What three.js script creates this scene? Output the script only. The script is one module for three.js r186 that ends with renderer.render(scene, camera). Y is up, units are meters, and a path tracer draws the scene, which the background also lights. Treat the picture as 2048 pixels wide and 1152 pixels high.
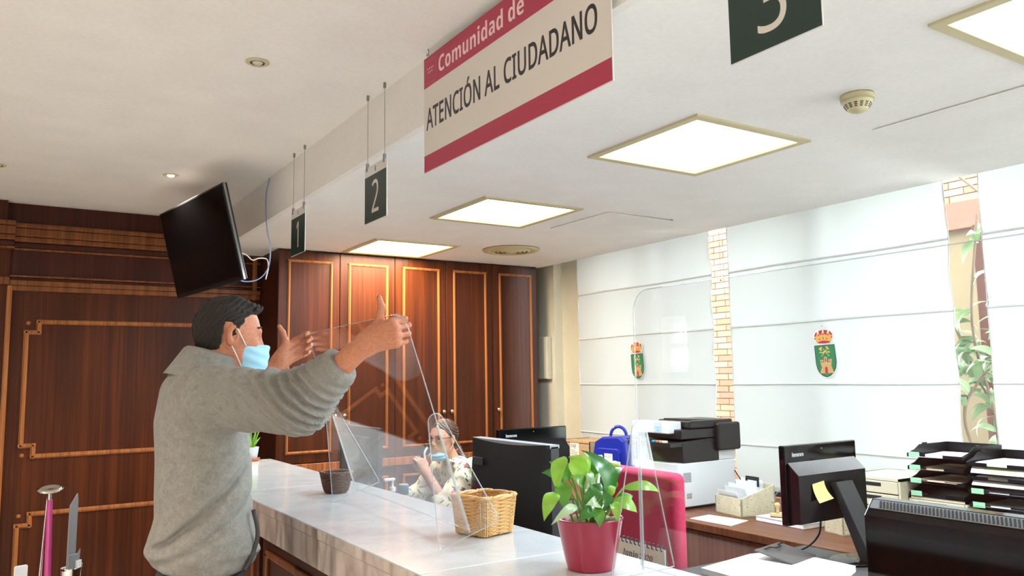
import * as THREE from 'three';
import { RoundedBoxGeometry } from 'three/addons/geometries/RoundedBoxGeometry.js';
import { mergeGeometries } from 'three/addons/utils/BufferGeometryUtils.js';
import { TextGeometry } from 'three/addons/geometries/TextGeometry.js';
import { FontLoader } from 'three/addons/loaders/FontLoader.js';
import { RectAreaLightUniformsLib } from 'three/addons/lights/RectAreaLightUniformsLib.js';

RectAreaLightUniformsLib.init();
const fontBold = await new FontLoader().loadAsync('fonts/droid/droid_sans_bold.typeface.json');
const scene = new THREE.Scene();
const renderer = new THREE.WebGLRenderer();
renderer.toneMapping = THREE.LinearToneMapping;
renderer.toneMappingExposure = 2.35;
renderer.shadowMap.enabled = true;

// camera: hand-held phone at 1.5 m, looking along and across the counter
const camera = new THREE.PerspectiveCamera(39.7416, 2048 / 1152, 0.05, 100);
camera.position.set(0, 1.5, 0);
camera.rotation.order = 'YXZ';
camera.rotation.set(0.111087, -0.571232, -0.0152134);

const PANEL = 17.5, DOWN = 4.6;   // lamp strengths
// overcast sky, seen and felt only through the windows
scene.background = new THREE.Color(0.92, 1.0, 1.02);
scene.backgroundIntensity = 5.2;

// ---------------------------------------------------------------- helpers
const R = Math.PI / 180;
const V = (x, y, z) => new THREE.Vector3(x, y, z);
const used = {};
function numbered(n) { const k = used[n] = (used[n] ?? -1) + 1; return k ? n + '_' + String(k).padStart(3, '0') : n; }
function rng(seed) { let s = seed | 0; return () => { s = (s + 0x6d2b79f5) | 0; let t = Math.imul(s ^ (s >>> 15), 1 | s); t = (t + Math.imul(t ^ (t >>> 7), 61 | t)) ^ t; return ((t ^ (t >>> 14)) >>> 0) / 4294967296; }; }
function hash(x, y, s) { let h = Math.imul(x, 374761393) + Math.imul(y, 668265263) + Math.imul(s, 974711); h = Math.imul(h ^ (h >>> 13), 1274126177); return ((h ^ (h >>> 16)) >>> 0) / 4294967296; }
function vnoise(x, y, px, py, s) {            // tileable value noise, period px, py
  const ix = Math.floor(x), iy = Math.floor(y); let fx = x - ix, fy = y - iy; fx = fx * fx * (3 - 2 * fx); fy = fy * fy * (3 - 2 * fy);
  const m = (a, p) => ((a % p) + p) % p, g = (a, b) => hash(m(a, px), m(b, py), s);
  const a = g(ix, iy), b = g(ix + 1, iy), c = g(ix, iy + 1), d = g(ix + 1, iy + 1);
  return a + (b - a) * fx + (c - a) * fy + (a - b - c + d) * fx * fy;
}
function n3(x, y, z) { return vnoise(x + z * 1.7 + 50, y - z * 1.3 + 50, 4096, 4096, 7) * 0.5 + vnoise(y + 90, z + 90, 4096, 4096, 11) * 0.5; }
function texture(w, h, fn, sizeU, sizeV, color = true) {   // fn(u, v) -> [r, g, b] in 0..255; covers sizeU x sizeV metres
  const d = new Uint8Array(w * h * 4);
  for (let y = 0; y < h; y++) for (let x = 0; x < w; x++) { const c = fn(x / w, y / h), o = (y * w + x) * 4; d[o] = c[0]; d[o + 1] = c[1]; d[o + 2] = c[2]; d[o + 3] = 255; }
  const t = new THREE.DataTexture(d, w, h); t.wrapS = t.wrapT = THREE.RepeatWrapping; t.magFilter = THREE.LinearFilter; t.minFilter = THREE.LinearMipmapLinearFilter;
  if (color) t.colorSpace = THREE.SRGBColorSpace;
  t.repeat.set(1 / sizeU, 1 / sizeV); t.needsUpdate = true; return t;
}
function canvasTex(w, h, draw) {
  const c = document.createElement('canvas'); c.width = w; c.height = h; const g = c.getContext('2d'); draw(g, w, h);
  const t = new THREE.CanvasTexture(c); t.colorSpace = THREE.SRGBColorSpace; return t;
}
const mix = (a, b, t) => a.map((v, i) => v + (b[i] - v) * t);
const cl = (v) => Math.max(0, Math.min(1, v));
function metreUV(g) {                                   // uv in metres from the dominant face direction
  const p = g.attributes.position, n = g.attributes.normal, uv = new Float32Array(p.count * 2);
  for (let i = 0; i < p.count; i++) {
    const ax = Math.abs(n.getX(i)), ay = Math.abs(n.getY(i)), az = Math.abs(n.getZ(i));
    if (ay > ax && ay > az) { uv[2 * i] = p.getX(i); uv[2 * i + 1] = p.getZ(i); } else if (ax > az) { uv[2 * i] = p.getZ(i); uv[2 * i + 1] = p.getY(i); } else { uv[2 * i] = p.getX(i); uv[2 * i + 1] = p.getY(i); }
  }
  g.setAttribute('uv', new THREE.BufferAttribute(uv, 2)); return g;
}
function box(x0, x1, y0, y1, z0, z1, r = 0) {
  const w = x1 - x0, h = y1 - y0, d = z1 - z0, g = r > 0 ? new RoundedBoxGeometry(w, h, d, 2, Math.min(r, w / 2.01, h / 2.01, d / 2.01)) : new THREE.BoxGeometry(w, h, d);
  g.translate((x0 + x1) / 2, (y0 + y1) / 2, (z0 + z1) / 2); return metreUV(g);
}
function cbox(w, h, d, r = 0, x = 0, y = 0, z = 0) { return box(x - w / 2, x + w / 2, y - h / 2, y + h / 2, z - d / 2, z + d / 2, r); }
function tube(pts, r, seg = 24, rad = 6, closed = false) { return new THREE.TubeGeometry(new THREE.CatmullRomCurve3(pts.map((p) => p.isVector3 ? p : V(...p)), closed, 'centripetal'), seg, r, rad, closed); }
function cyl(a, b, r0, r1 = r0, n = 16) { const A = a.isVector3 ? a : V(...a), B = b.isVector3 ? b : V(...b), d = B.clone().sub(A); const g = new THREE.CylinderGeometry(r1, r0, d.length(), n); g.applyQuaternion(new THREE.Quaternion().setFromUnitVectors(V(0, 1, 0), d.clone().normalize())); g.translate((A.x + B.x) / 2, (A.y + B.y) / 2, (A.z + B.z) / 2); return g; }
function lathe(pts, n = 32) { return new THREE.LatheGeometry(pts.map((p) => new THREE.Vector2(...p)), n); }
function merge(list) { return mergeGeometries(list.map((g) => { const c = g.index ? g.toNonIndexed() : g; for (const k of Object.keys(c.attributes)) if (!['position', 'normal', 'uv'].includes(k)) c.deleteAttribute(k); if (!c.attributes.uv) c.setAttribute('uv', new THREE.BufferAttribute(new Float32Array(c.attributes.position.count * 2), 2)); return c; })); }
function extrude(pts, depth, bevel = 0, holes = []) {
  const s = new THREE.Shape(pts.map((p) => new THREE.Vector2(...p))); for (const h of holes) s.holes.push(new THREE.Path(h.map((p) => new THREE.Vector2(...p))));
  return new THREE.ExtrudeGeometry(s, { depth, bevelEnabled: bevel > 0, bevelThickness: bevel, bevelSize: bevel, bevelOffset: -bevel, bevelSegments: 2, curveSegments: 16 });
}
function roundRect(x0, y0, x1, y1, r, n = 6) {          // r: one radius or [bl, br, tr, tl]
  const q = Array.isArray(r) ? r : [r, r, r, r], out = [], c = [[x0 + q[0], y0 + q[0], 180, q[0]], [x1 - q[1], y0 + q[1], 270, q[1]], [x1 - q[2], y1 - q[2], 0, q[2]], [x0 + q[3], y1 - q[3], 90, q[3]]];
  for (const [cx, cy, a, rr] of c) for (let i = 0; i <= n; i++) { const t = (a + 90 * i / n) * R; out.push([cx + rr * Math.cos(t), cy + rr * Math.sin(t)]); if (!rr) break; }
  return out;
}
function mesh(name, geo, mat, parent) { const m = new THREE.Mesh(geo, mat); m.name = name; m.castShadow = m.receiveShadow = true; parent.add(m); return m; }
function thing(name, label, category, [x, y, z] = [0, 0, 0], turn = 0, group) {
  const o = new THREE.Group(); o.name = numbered(name); o.position.set(x, y, z); o.rotation.y = turn; o.userData = { label, category }; if (group) o.userData.group = group; scene.add(o); return o;
}
function single(name, label, category, geo, mat, [x, y, z] = [0, 0, 0], turn = 0, group) {
  const m = mesh(numbered(name), geo, mat, scene); m.position.set(x, y, z); m.rotation.y = turn; m.userData = { label, category }; if (group) m.userData.group = group; return m;
}
function struct(name, geo, mat, label, category) { const m = mesh(name, geo, mat, scene); m.userData = { kind: 'structure', label, category }; return m; }
function structGroup(name, label, category) { const o = new THREE.Group(); o.name = name; o.userData = { kind: 'structure', label, category }; scene.add(o); return o; }
const std = (color, roughness = 0.6, more = {}) => new THREE.MeshStandardMaterial({ color, roughness, metalness: 0, ...more });
const phys = (color, roughness = 0.6, more = {}) => new THREE.MeshPhysicalMaterial({ color, roughness, ...more });

// ---------------------------------------------------------------- materials
function woodTex(dark, light, seed, su = 0.7, sv = 2.6) {
  return texture(512, 512, (u, v) => {
    const w = u + 0.006 * vnoise(u * 6, v * 5, 6, 5, seed + 9);
    const a = vnoise(w * 14, v * 1, 14, 1, seed), b = vnoise(w * 60, v * 3, 60, 3, seed + 1), c = vnoise(w * 230, v * 14, 230, 14, seed + 2), d = vnoise(u * 4, v * 6, 4, 6, seed + 3);
    const t = cl(0.5 + (a - 0.5) * 0.55 + (b - 0.5) * 0.75 + (c - 0.5) * 0.6 + (d - 0.5) * 0.35);
    return mix(dark, light, t);
  }, su, sv);
}
const M = {};
M.wood = phys(0xffffff, 0.36, { map: woodTex([58, 26, 11], [86, 41, 17], 3), specularIntensity: 0.36 });
M.woodDark = phys(0xffffff, 0.36, { map: woodTex([54, 25, 17], [76, 37, 23], 8), specularIntensity: 0.36 });
M.woodTrim = phys(0xffffff, 0.36, { map: woodTex([130, 78, 42], [172, 110, 63], 14, 0.3, 1.2), specularIntensity: 0.36 });
M.woodCornice = phys(0xffffff, 0.36, { map: woodTex([100, 56, 30], [140, 86, 48], 19, 0.5, 1.4), specularIntensity: 0.36 });
M.woodTop = phys(0xffffff, 0.36, { map: woodTex([88, 50, 30], [124, 76, 48], 23, 0.6, 1.6), specularIntensity: 0.36 });
M.woodDesk = phys(0xffffff, 0.36, { map: woodTex([96, 50, 29], [126, 69, 42], 33, 0.5, 1.6), specularIntensity: 0.36 });
M.woodBand = phys(0xffffff, 0.36, { map: woodTex([120, 66, 38], [176, 108, 66], 29, 0.4, 1.4), specularIntensity: 0.36 });
const marbleAt = (u, v, s) => {
  const wx = vnoise(u * 4, v * 4, 4, 4, s) + 0.5 * vnoise(u * 9, v * 9, 9, 9, s + 1), f = (k, ss) => 1 - Math.abs(2 * vnoise(u * k + wx * 2.2, v * k + wx * 1.4, 1024, 1024, ss) - 1);
  const vein = Math.pow(f(4, s + 2), 14) * 0.7 + Math.pow(f(9, s + 3), 10) * 0.35, cloud = vnoise(u * 5, v * 5, 5, 5, s + 4) * 0.6 + vnoise(u * 16, v * 16, 16, 16, s + 5) * 0.4, grain = vnoise(u * 200, v * 200, 200, 200, s + 6);
  return [vein, cloud, grain];
};
M.marble = phys(0xffffff, 0.16, { map: texture(1024, 1024, (u, v) => { const [a, b, c] = marbleAt(u, v, 31), k = cl(a * 0.22 + (b - 0.35) * 0.30 + (c - 0.5) * 0.12); return mix([206, 211, 214], [146, 151, 156], k); }, 1.1, 1.1), clearcoat: 0.3, clearcoatRoughness: 0.08 });
M.marbleSide = phys(0xffffff, 0.3, { map: texture(512, 512, (u, v) => { const [a, b, c] = marbleAt(u * 1.0, v * 0.35, 37), e = Math.pow(vnoise(u * 26, v * 5, 26, 5, 41), 5); const k = cl(a * 0.6 + (b - 0.3) * 0.6 + e * 0.9 + (c - 0.5) * 0.12); return mix([222, 210, 200], [124, 110, 102], k); }, 0.8, 0.6) });
const plaster = (rgb, s) => texture(256, 256, (u, v) => { const k = (vnoise(u * 120, v * 120, 120, 120, s) - 0.5) * 5 + (vnoise(u * 9, v * 9, 9, 9, s + 1) - 0.5) * 5; return rgb.map((c) => Math.max(0, Math.min(255, c + k))); }, 1.2, 1.2);
M.ceiling = std(0xffffff, 0.9, { map: plaster([243, 242, 238], 51) });
M.ceilingLobby = std(0xffffff, 0.9, { map: plaster([241, 237, 231], 53) });
M.wallCream = std(0xffffff, 0.85, { map: plaster([212, 207, 186], 55) });
M.wallPlain = std(0xffffff, 0.85, { map: plaster([232, 230, 226], 57) });
M.floor = phys(0xffffff, 0.3, { map: texture(256, 256, (u, v) => { const k = vnoise(u * 40, v * 40, 40, 40, 61) * 0.5 + vnoise(u * 6, v * 6, 6, 6, 62) * 0.5; return mix([206, 204, 199], [222, 220, 215], k); }, 1.2, 1.2) });
M.grout = std(0x6d6257, 0.9);
M.blackPlastic = std(0x17181a, 0.42);
M.blackMatte = std(0x1d1e20, 0.62);
M.blackGloss = phys(0x060607, 0.1, { specularIntensity: 0.6 });
M.screen = phys(0x030304, 0.25, { specularIntensity: 0.45 });
M.greyPlastic = std(0x6d7073, 0.5);
M.whitePlastic = std(0xe6e8e8, 0.45);
M.cream = std(0xd9d2b4, 0.55);
M.fixture = std(0xc9be96, 0.55);
M.paper = std(0xf3f4f4, 0.85);
M.paperGrey = std(0xd3d6d8, 0.85);
M.chrome = new THREE.MeshStandardMaterial({ color: 0xd8d4cc, roughness: 0.14, metalness: 1 });
M.brass = new THREE.MeshStandardMaterial({ color: 0xe0d2ac, roughness: 0.22, metalness: 1 });
M.steel = new THREE.MeshStandardMaterial({ color: 0x9a9a98, roughness: 0.35, metalness: 1 });
M.darkLine = std(0x3a3936, 0.9);
M.acrylic = phys(0xffffff, 0.02, { transmission: 1, thickness: 0, ior: 1.49, specularIntensity: 1 });
M.acrylicEdge = phys(0xe4eaec, 0.12, { transmission: 0.7, thickness: 0, ior: 1.49 });
M.glass = phys(0xffffff, 0.02, { transmission: 1, thickness: 0, ior: 1.5 });
// ---------------------------------------------------------------- room shell
const XL = -2.6, XS = 1.305, XW = 4.13, ZB = -6.175, ZF = 2.6, CL = 2.70, CO = 2.45;
{ // floor: ceramic slabs with recessed joints
  const f = structGroup('floor', 'beige stone tile floor of the public office', 'floor');
  mesh('screed', box(XL - 0.25, XW + 0.3, -0.2, -0.006, ZB - 0.25, ZF + 0.25), M.grout, f);
  const T = 0.6, tg = cbox(T - 0.004, 0.012, T - 0.004, 0.002); const nx = Math.floor((XW - XL) / T), nz = Math.floor((ZF - ZB) / T);
  for (let i = 0; i <= nx; i++) for (let k = 0; k <= nz; k++) {
    const x0 = XL + i * T, x1 = Math.min(x0 + T, XW), z0 = ZB + k * T, z1 = Math.min(z0 + T, ZF); if (x1 - x0 < 0.05 || z1 - z0 < 0.05) continue;
    const full = x1 - x0 > T - 1e-6 && z1 - z0 > T - 1e-6;
    const t = mesh('tile', full ? tg : cbox(x1 - x0 - 0.004, 0.012, z1 - z0 - 0.004, 0.002), M.floor, f); t.position.set((x0 + x1) / 2, -0.006, (z0 + z1) / 2);
  }
}
const PZ = [-5.31, -3.86, -2.34, -0.82], PX = 2.44, PH = 0.315;
{ // office ceiling with openings for the light panels; shape is drawn in x, z and laid flat
  const holes = PZ.map((z) => [[PX - PH, -(z - PH)], [PX + PH, -(z - PH)], [PX + PH, -(z + PH)], [PX - PH, -(z + PH)]]);
  holes.push(Array.from({ length: 40 }, (_, i) => [3.195 + 0.165 * Math.cos(i * Math.PI / 20), 4.975 - 0.165 * Math.sin(i * Math.PI / 20)]));
  const g = extrude([[XS + 0.03, -ZB], [3.965, -ZB], [3.965, -ZF], [XS + 0.03, -ZF]], 0.06, 0, holes); g.rotateX(-Math.PI / 2); g.translate(0, CO, 0); metreUV(g);
  struct('ceiling', g, M.ceiling, 'white lowered plaster ceiling above the office desks', 'ceiling');
  struct('ceiling_001', box(XL - 0.25, XW + 0.02, CL, CL + 0.15, ZB - 0.25, ZF + 0.25), M.ceilingLobby, 'higher beige plaster ceiling above the public side', 'ceiling');
  struct('wall_front', box(XS, XS + 0.03, CO, CL, ZB, ZF), M.ceilingLobby, 'narrow plaster fascia where the ceiling steps down', 'wall');
}
// walls outside the frame
{
  const w = structGroup('wall_left', 'plain plaster wall of the public side with a barred window', 'wall');
  const z0 = -5.44, z1 = -5.10, y0 = 1.52, y1 = 2.02;
  mesh('masonry', merge([box(XL - 0.25, XL, 0, CL, ZB - 0.25, z0), box(XL - 0.25, XL, 0, CL, z1, -2.3), box(XL - 0.25, XL, 0, CL, 0.7, ZF + 0.25), box(XL - 0.25, XL, 2.3, CL, -2.3, 0.7), box(XL - 0.25, XL, 0, y0, z0, z1), box(XL - 0.25, XL, y1, CL, z0, z1)]), M.wallPlain, w);
  mesh('panelling', merge([box(XL - 0.005, XL + 0.018, 0, 2.56, ZB, z0), box(XL - 0.005, XL + 0.018, 0, 2.56, z1, -2.3), box(XL - 0.005, XL + 0.018, 0, y0, z0, z1), box(XL - 0.005, XL + 0.018, y1, 2.56, z0, z1)]), M.wood, w);
  const n = structGroup('window_1', 'small barred window in the plain plaster wall', 'window');
  mesh('frame', merge([box(XL - 0.14, XL - 0.08, y0, y0 + 0.05, z0, z1), box(XL - 0.14, XL - 0.08, y1 - 0.05, y1, z0, z1), box(XL - 0.14, XL - 0.08, y0, y1, z0, z0 + 0.03), box(XL - 0.14, XL - 0.08, y0, y1, z1 - 0.03, z1), box(XL - 0.14, XL - 0.08, 1.74, 1.78, z0, z1)]), M.whitePlastic, n);
  mesh('pane', box(XL - 0.113, XL - 0.109, y0 + 0.05, 1.74, z0 + 0.03, z1 - 0.03), M.glass, n); mesh('pane', box(XL - 0.113, XL - 0.109, 1.78, y1 - 0.05, z0 + 0.03, z1 - 0.03), M.glass, n);
  for (let i = 1; i < 4; i++) mesh('bar', cyl([XL - 0.2, y0, z0 + i * 0.085], [XL - 0.2, y1, z0 + i * 0.085], 0.011, 0.011, 8), M.blackMatte, n);
  const e = structGroup('door_1', 'glazed street entrance on the public side', 'door');
  for (let i = 0; i < 3; i++) { const a = -2.3 + i, b = a + 1, xa = XL - 0.14, xb = XL - 0.08; mesh('frame', merge([box(xa, xb, 0, 2.3, a, a + 0.06), box(xa, xb, 0, 2.3, b - 0.06, b), box(xa, xb, 0, 0.12, a, b), box(xa, xb, 2.22, 2.3, a, b)]), M.woodDark, e); mesh('pane', box(XL - 0.113, XL - 0.108, 0.12, 2.22, a + 0.06, b - 0.06), M.glass, e); }
  const r = structGroup('wall_rear', 'plain plaster wall behind the public side', 'wall');
  mesh('masonry', box(XL - 0.25, XW + 0.25, 0, CL, ZF, ZF + 0.25), M.wallPlain, r);
}
// window wall: cream pier by the cabinet, long glazed opening behind the blinds
{
  const w = structGroup('wall_right', 'cream plaster wall beside the windows', 'wall'), z0 = -5.3, z1 = 2.2, y0 = 0.72;
  mesh('masonry', merge([box(XW, XW + 0.25, 0, CL, -5.62, z0), box(4.045, XW + 0.25, 0, CL, ZB - 0.25, -5.62), box(XW, XW + 0.25, 0, y0, z0, z1), box(XW, XW + 0.25, 0, CL, z1, ZF + 0.25)]), M.wallCream, w);
  const n = structGroup('window_2', 'long glazed window behind the white blinds', 'window');
  mesh('rail', box(XW + 0.06, XW + 0.12, y0, y0 + 0.06, z0, z1), M.woodDark, n); mesh("rail", box(XW + 0.06, XW + 0.12, CL - 0.05, CL, z0, z1), M.woodDark, n);
  const zs = [z0 + 0.04, -4.22, -2.87, -1.5, -0.1, 1.2, z1 - 0.04];
  for (const z of zs) mesh('mullion', box(XW + 0.04, XW + 0.15, y0, CL, z - 0.05, z + 0.05), M.woodDark, n);
  for (let i = 0; i + 1 < zs.length; i++) mesh('pane', box(XW + 0.088, XW + 0.092, y0 + 0.06, CL - 0.05, zs[i] + 0.05, zs[i + 1] - 0.05), M.glass, n);
}
// ---------------------------------------------------------------- panelled back wall
const moulding = (len, w, d) => { // profile in y (width) and z (depth), running along x, centred
  const g = extrude([[-w / 2, 0], [w / 2, 0], [w / 2, d * 0.45], [w * 0.32, d * 0.5], [w * 0.2, d], [-w * 0.12, d], [-w * 0.24, d * 0.6], [-w * 0.42, d * 0.55], [-w / 2, d * 0.3]], len, 0);
  g.translate(0, 0, -len / 2); g.rotateY(Math.PI / 2); // extrusion z -> x ; shape x -> -z
  g.rotateX(Math.PI / 2); return g;
};
function strip(parent, name, x0, y0, x1, y1, z, w, d, mat) { // moulding strip from point to point on a wall facing +z
  const L = Math.hypot(x1 - x0, y1 - y0), a = Math.atan2(y1 - y0, x1 - x0), h = w / 2;
  const g = extrude([[-h, 0], [h, 0], [h, d * 0.4], [h * 0.7, d * 0.55], [h * 0.4, d], [-h * 0.3, d], [-h * 0.55, d * 0.6], [-h * 0.85, d * 0.55], [-h, d * 0.3]], L, 0);
  // shape x = across, shape y = out of the wall, extrusion = along
  const m = new THREE.Matrix4().makeBasis(V(-Math.sin(a), Math.cos(a), 0), V(0, 0, 1), V(Math.cos(a), Math.sin(a), 0)); if (m.determinant() < 0) m.makeBasis(V(Math.sin(a), -Math.cos(a), 0), V(0, 0, 1), V(Math.cos(a), Math.sin(a), 0));
  g.applyMatrix4(m); metreUV(g); const o = mesh(name, g, mat, parent); o.position.set(x0, y0, z); return o;
}
{
  const w = structGroup('wall_back', 'dark mahogany panelled wall with lighter mouldings', 'wall');
  mesh('masonry', box(XL - 0.25, XW + 0.25, 0, CL, ZB - 0.25, ZB - 0.02), M.wallPlain, w);
  const pan = (name, x0, x1, y0, y1, mat, dz = 0) => mesh(name, box(x0, x1, y0, y1, ZB - 0.02, ZB + dz), mat, w);
  pan('frieze', -2.6, 1.66, 2.56, CL, M.woodDark, 0.012);
  pan('panel', 0.03, 1.66, 2.19, 2.56, M.woodDark); pan('panel', 0.03, 1.66, 0, 2.19, M.wood);
  pan('panel', -2.6, 0.03, 0, 2.56, M.wood, 0.02);
  // cornice steps, run of two heights: the pilaster bay on the side of the door projects
  const cornice = (x0, x1, z) => {
    for (const [ya, yb, d, mat] of [[2.53, 2.56, 0.085, M.woodCornice], [2.475, 2.53, 0.065, M.woodCornice], [2.44, 2.475, 0.045, M.woodCornice], [2.40, 2.44, 0.02, M.woodDark]]) mesh('cornice', box(x0, x1, ya, yb, ZB - 0.01, z + d, 0.008), mat, w);
    mesh('bead', box(x0, x1, 2.386, 2.400, ZB - 0.01, z + 0.024, 0.005), M.woodCornice, w);
  };
  cornice(0.03, 1.66, ZB); cornice(-2.6, 0.05, ZB + 0.07); pan('frieze', -2.6, 0.0, 2.56, CL, M.woodDark, 0.09);
  const rail = (x0, x1, z) => { for (const [ya, yb, d, mat] of [[2.205, 2.218, 0.03, M.woodCornice], [2.185, 2.205, 0.018, M.woodDark], [2.15, 2.185, 0.036, M.woodCornice], [2.115, 2.15, 0.026, M.woodCornice]]) mesh('moulding', box(x0, x1, ya, yb, ZB - 0.01, z + d, 0.006), mat, w); };
  rail(0.03, 1.66, ZB);
  mesh('moulding', box(-2.6, 0.03, 2.15, 2.20, ZB - 0.01, ZB + 0.06, 0.006), M.woodCornice, w);
  mesh('moulding', box(0.018, 0.05, 0, 2.15, ZB - 0.01, ZB + 0.04, 0.008), M.woodTrim, w);
  mesh('moulding', box(1.60, 1.635, 2.11, 2.56, ZB - 0.01, ZB + 0.03, 0.008), M.woodTrim, w);
  const framed = (x0, x1, y0, y1, s) => { // stepped-corner moulding frame, centre lines
    const P = [[x0 + s, y1], [x1 - s, y1], [x1 - s, y1 - s], [x1, y1 - s], [x1, y0 + s], [x1 - s, y0 + s], [x1 - s, y0], [x0 + s, y0], [x0 + s, y0 + s], [x0, y0 + s], [x0, y1 - s], [x0 + s, y1 - s]];
    P.forEach((p, i) => { const q = P[(i + 1) % P.length], dx = Math.sign(q[0] - p[0]) * 0.016, dy = Math.sign(q[1] - p[1]) * 0.014; strip(w, 'moulding', p[0] - dx, p[1] - dy, q[0] + dx, q[1] + dy, ZB, 0.03, 0.015, M.woodTrim); });
    for (const [x, y] of [[x0, y0], [x1, y0], [x0, y1], [x1, y1]]) { const g = new THREE.SphereGeometry(0.014, 16, 10); g.scale(1, 1, 0.6); g.translate(x + Math.sign((x0 + x1) / 2 - x) * 0.008, y + Math.sign((y0 + y1) / 2 - y) * 0.008, ZB); mesh('rosette', g, M.woodTrim, w); }
  };
  framed(0.142, 1.50, 1.03, 1.912, 0.07); framed(0.142, 1.50, 0.10, 0.66, 0.07);
}
// ---------------------------------------------------------------- wall cabinet (five bays)
{
  const X = [1.66, 2.12, 2.568, 3.015, 3.452, 3.905], zf = -5.68;
  const c = thing('wall_cabinet', 'tall built-in mahogany cabinet with five moulded doors below the lowered ceiling', 'cabinet', [1.66, 0, ZB]);
  const part = (name, g, m, par = c) => { g.translate(-1.66, 0, -ZB); return mesh(name, g, m, par); };
  part('carcass', merge([box(1.66, 1.685, 0, CO - 0.005, ZB + 0.005, zf - 0.002), box(3.88, 3.905, 0, CO - 0.005, ZB + 0.005, zf - 0.002), box(1.685, 3.88, 0, CO - 0.005, ZB + 0.005, ZB + 0.03), box(1.685, 3.88, CO - 0.03, CO - 0.005, ZB + 0.03, zf - 0.03), box(1.685, 3.88, 0.78, 0.91, ZB + 0.03, zf - 0.03)]), M.woodDark);
  part('skirting', box(1.68, 3.885, 0, 0.09, zf - 0.06, zf - 0.02), M.woodDark);
  part('ledge', box(1.68, 3.905, 0.845, 0.905, zf - 0.03, zf + 0.012, 0.004), M.woodBand);
  const addDoor = (x0, x1, y0, y1, knobX, knobY) => {
    const d = part('door', box(x0 + 0.0025, x1 - 0.0025, y0, y1, zf - 0.024, zf, 0.002), M.wood);
    const a = x0 + 0.075, b = x1 - 0.068, t = y1 - 0.075, u = y0 + 0.075;
    const st = (p, q, r, s) => { const o = strip(d, 'moulding', p, q, r, s, zf, 0.02, 0.013, M.woodTrim); o.position.x -= 1.66; o.position.z -= ZB; };
    st(a - 0.01, t, b + 0.01, t); st(a - 0.01, u, b + 0.01, u); st(a, u, a, t); st(b, u, b, t);
    if (knobX) { const g = lathe([[0, 0], [0.009, 0], [0.007, 0.008], [0.0065, 0.016], [0.014, 0.022], [0.016, 0.029], [0.011, 0.035], [0, 0.037]], 20); g.rotateX(Math.PI / 2); g.translate(knobX - 1.66, knobY, zf - ZB); const k = mesh('knob', g, M.brass, d); k.userData.label = 'small brass knob'; }
  };
  const kn = [2.085, 2.155, 2.98, 3.05, 3.487];
  for (let i = 0; i < 5; i++) { addDoor(X[i], X[i + 1], 0.91, CO - 0.012, kn[i], 1.235); addDoor(X[i], X[i + 1], 0.1, 0.84, kn[i], 0.62); }
}
// ---------------------------------------------------------------- light panels, vents, detector, hatches, downlights
PZ.forEach((z, i) => {
  const g = thing('ceiling_light', ['square light panel in the ceiling directly in front of the tall cabinet', 'square light panel in the ceiling next to the round vent', 'square light panel in the ceiling between smoke detector and round vent', 'square light panel in the ceiling beyond the smoke detector, beside sign 3'][i], 'light panel', [PX, CO, z], 0, 'square ceiling light panels');
  const o = PH + 0.012, n = PH - 0.024;
  mesh('frame', merge([cbox(2 * o, 0.012, o - n, 0.002, 0, -0.003, -(o + n) / 2), cbox(2 * o, 0.012, o - n, 0.002, 0, -0.003, (o + n) / 2), cbox(o - n, 0.012, 2 * n, 0.002, -(o + n) / 2, -0.003, 0), cbox(o - n, 0.012, 2 * n, 0.002, (o + n) / 2, -0.003, 0)]), M.fixture, g);
  mesh('diffuser', cbox(2 * n, 0.006, 2 * n, 0, 0, 0.006, 0), new THREE.MeshStandardMaterial({ color: 0xffffff, roughness: 0.6, emissive: i ? 0xfff9ee : 0xfff0d2, emissiveIntensity: 1.6 }), g).userData.label = 'glowing white diffuser';
  mesh('housing', merge([cbox(2 * PH - 0.01, 0.01, 2 * PH - 0.01, 0, 0, 0.075, 0)]), M.whitePlastic, g);
  const l = new THREE.RectAreaLight(i ? 0xdcefff : 0xffe8c4, i ? PANEL : PANEL * 1.4, 2 * n, 2 * n); l.name = 'lamp'; l.position.set(0, -0.012, 0); l.rotation.x = -Math.PI / 2; l.castShadow = true; g.add(l);
});
{ // round air diffuser
  const g = thing('air_vent', 'round cream air vent in the white ceiling near the cabinet', 'air vent', [3.195, CO, -4.975]);
  mesh('rim', lathe([[0.15, 0], [0.215, 0], [0.21, -0.012], [0.18, -0.018], [0.15, -0.010], [0.15, 0]], 48), M.fixture, g);
  for (const r of [0.145, 0.115, 0.085, 0.055]) mesh('ring', lathe([[r, -0.004], [r + 0.004, -0.012], [r - 0.018, -0.022 - (0.145 - r) * 0.05], [r - 0.022, -0.018 - (0.145 - r) * 0.05], [r, -0.004]], 40), M.fixture, g);
  mesh('core', lathe([[0, -0.03], [0.03, -0.028], [0.034, -0.018], [0, -0.014]], 24), M.fixture, g); mesh('duct', lathe([[0.163, 0.0], [0.163, 0.22], [0, 0.22], [0, 0.215], [0.158, 0.215], [0.158, 0.0]], 32), M.steel, g);
}
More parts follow.
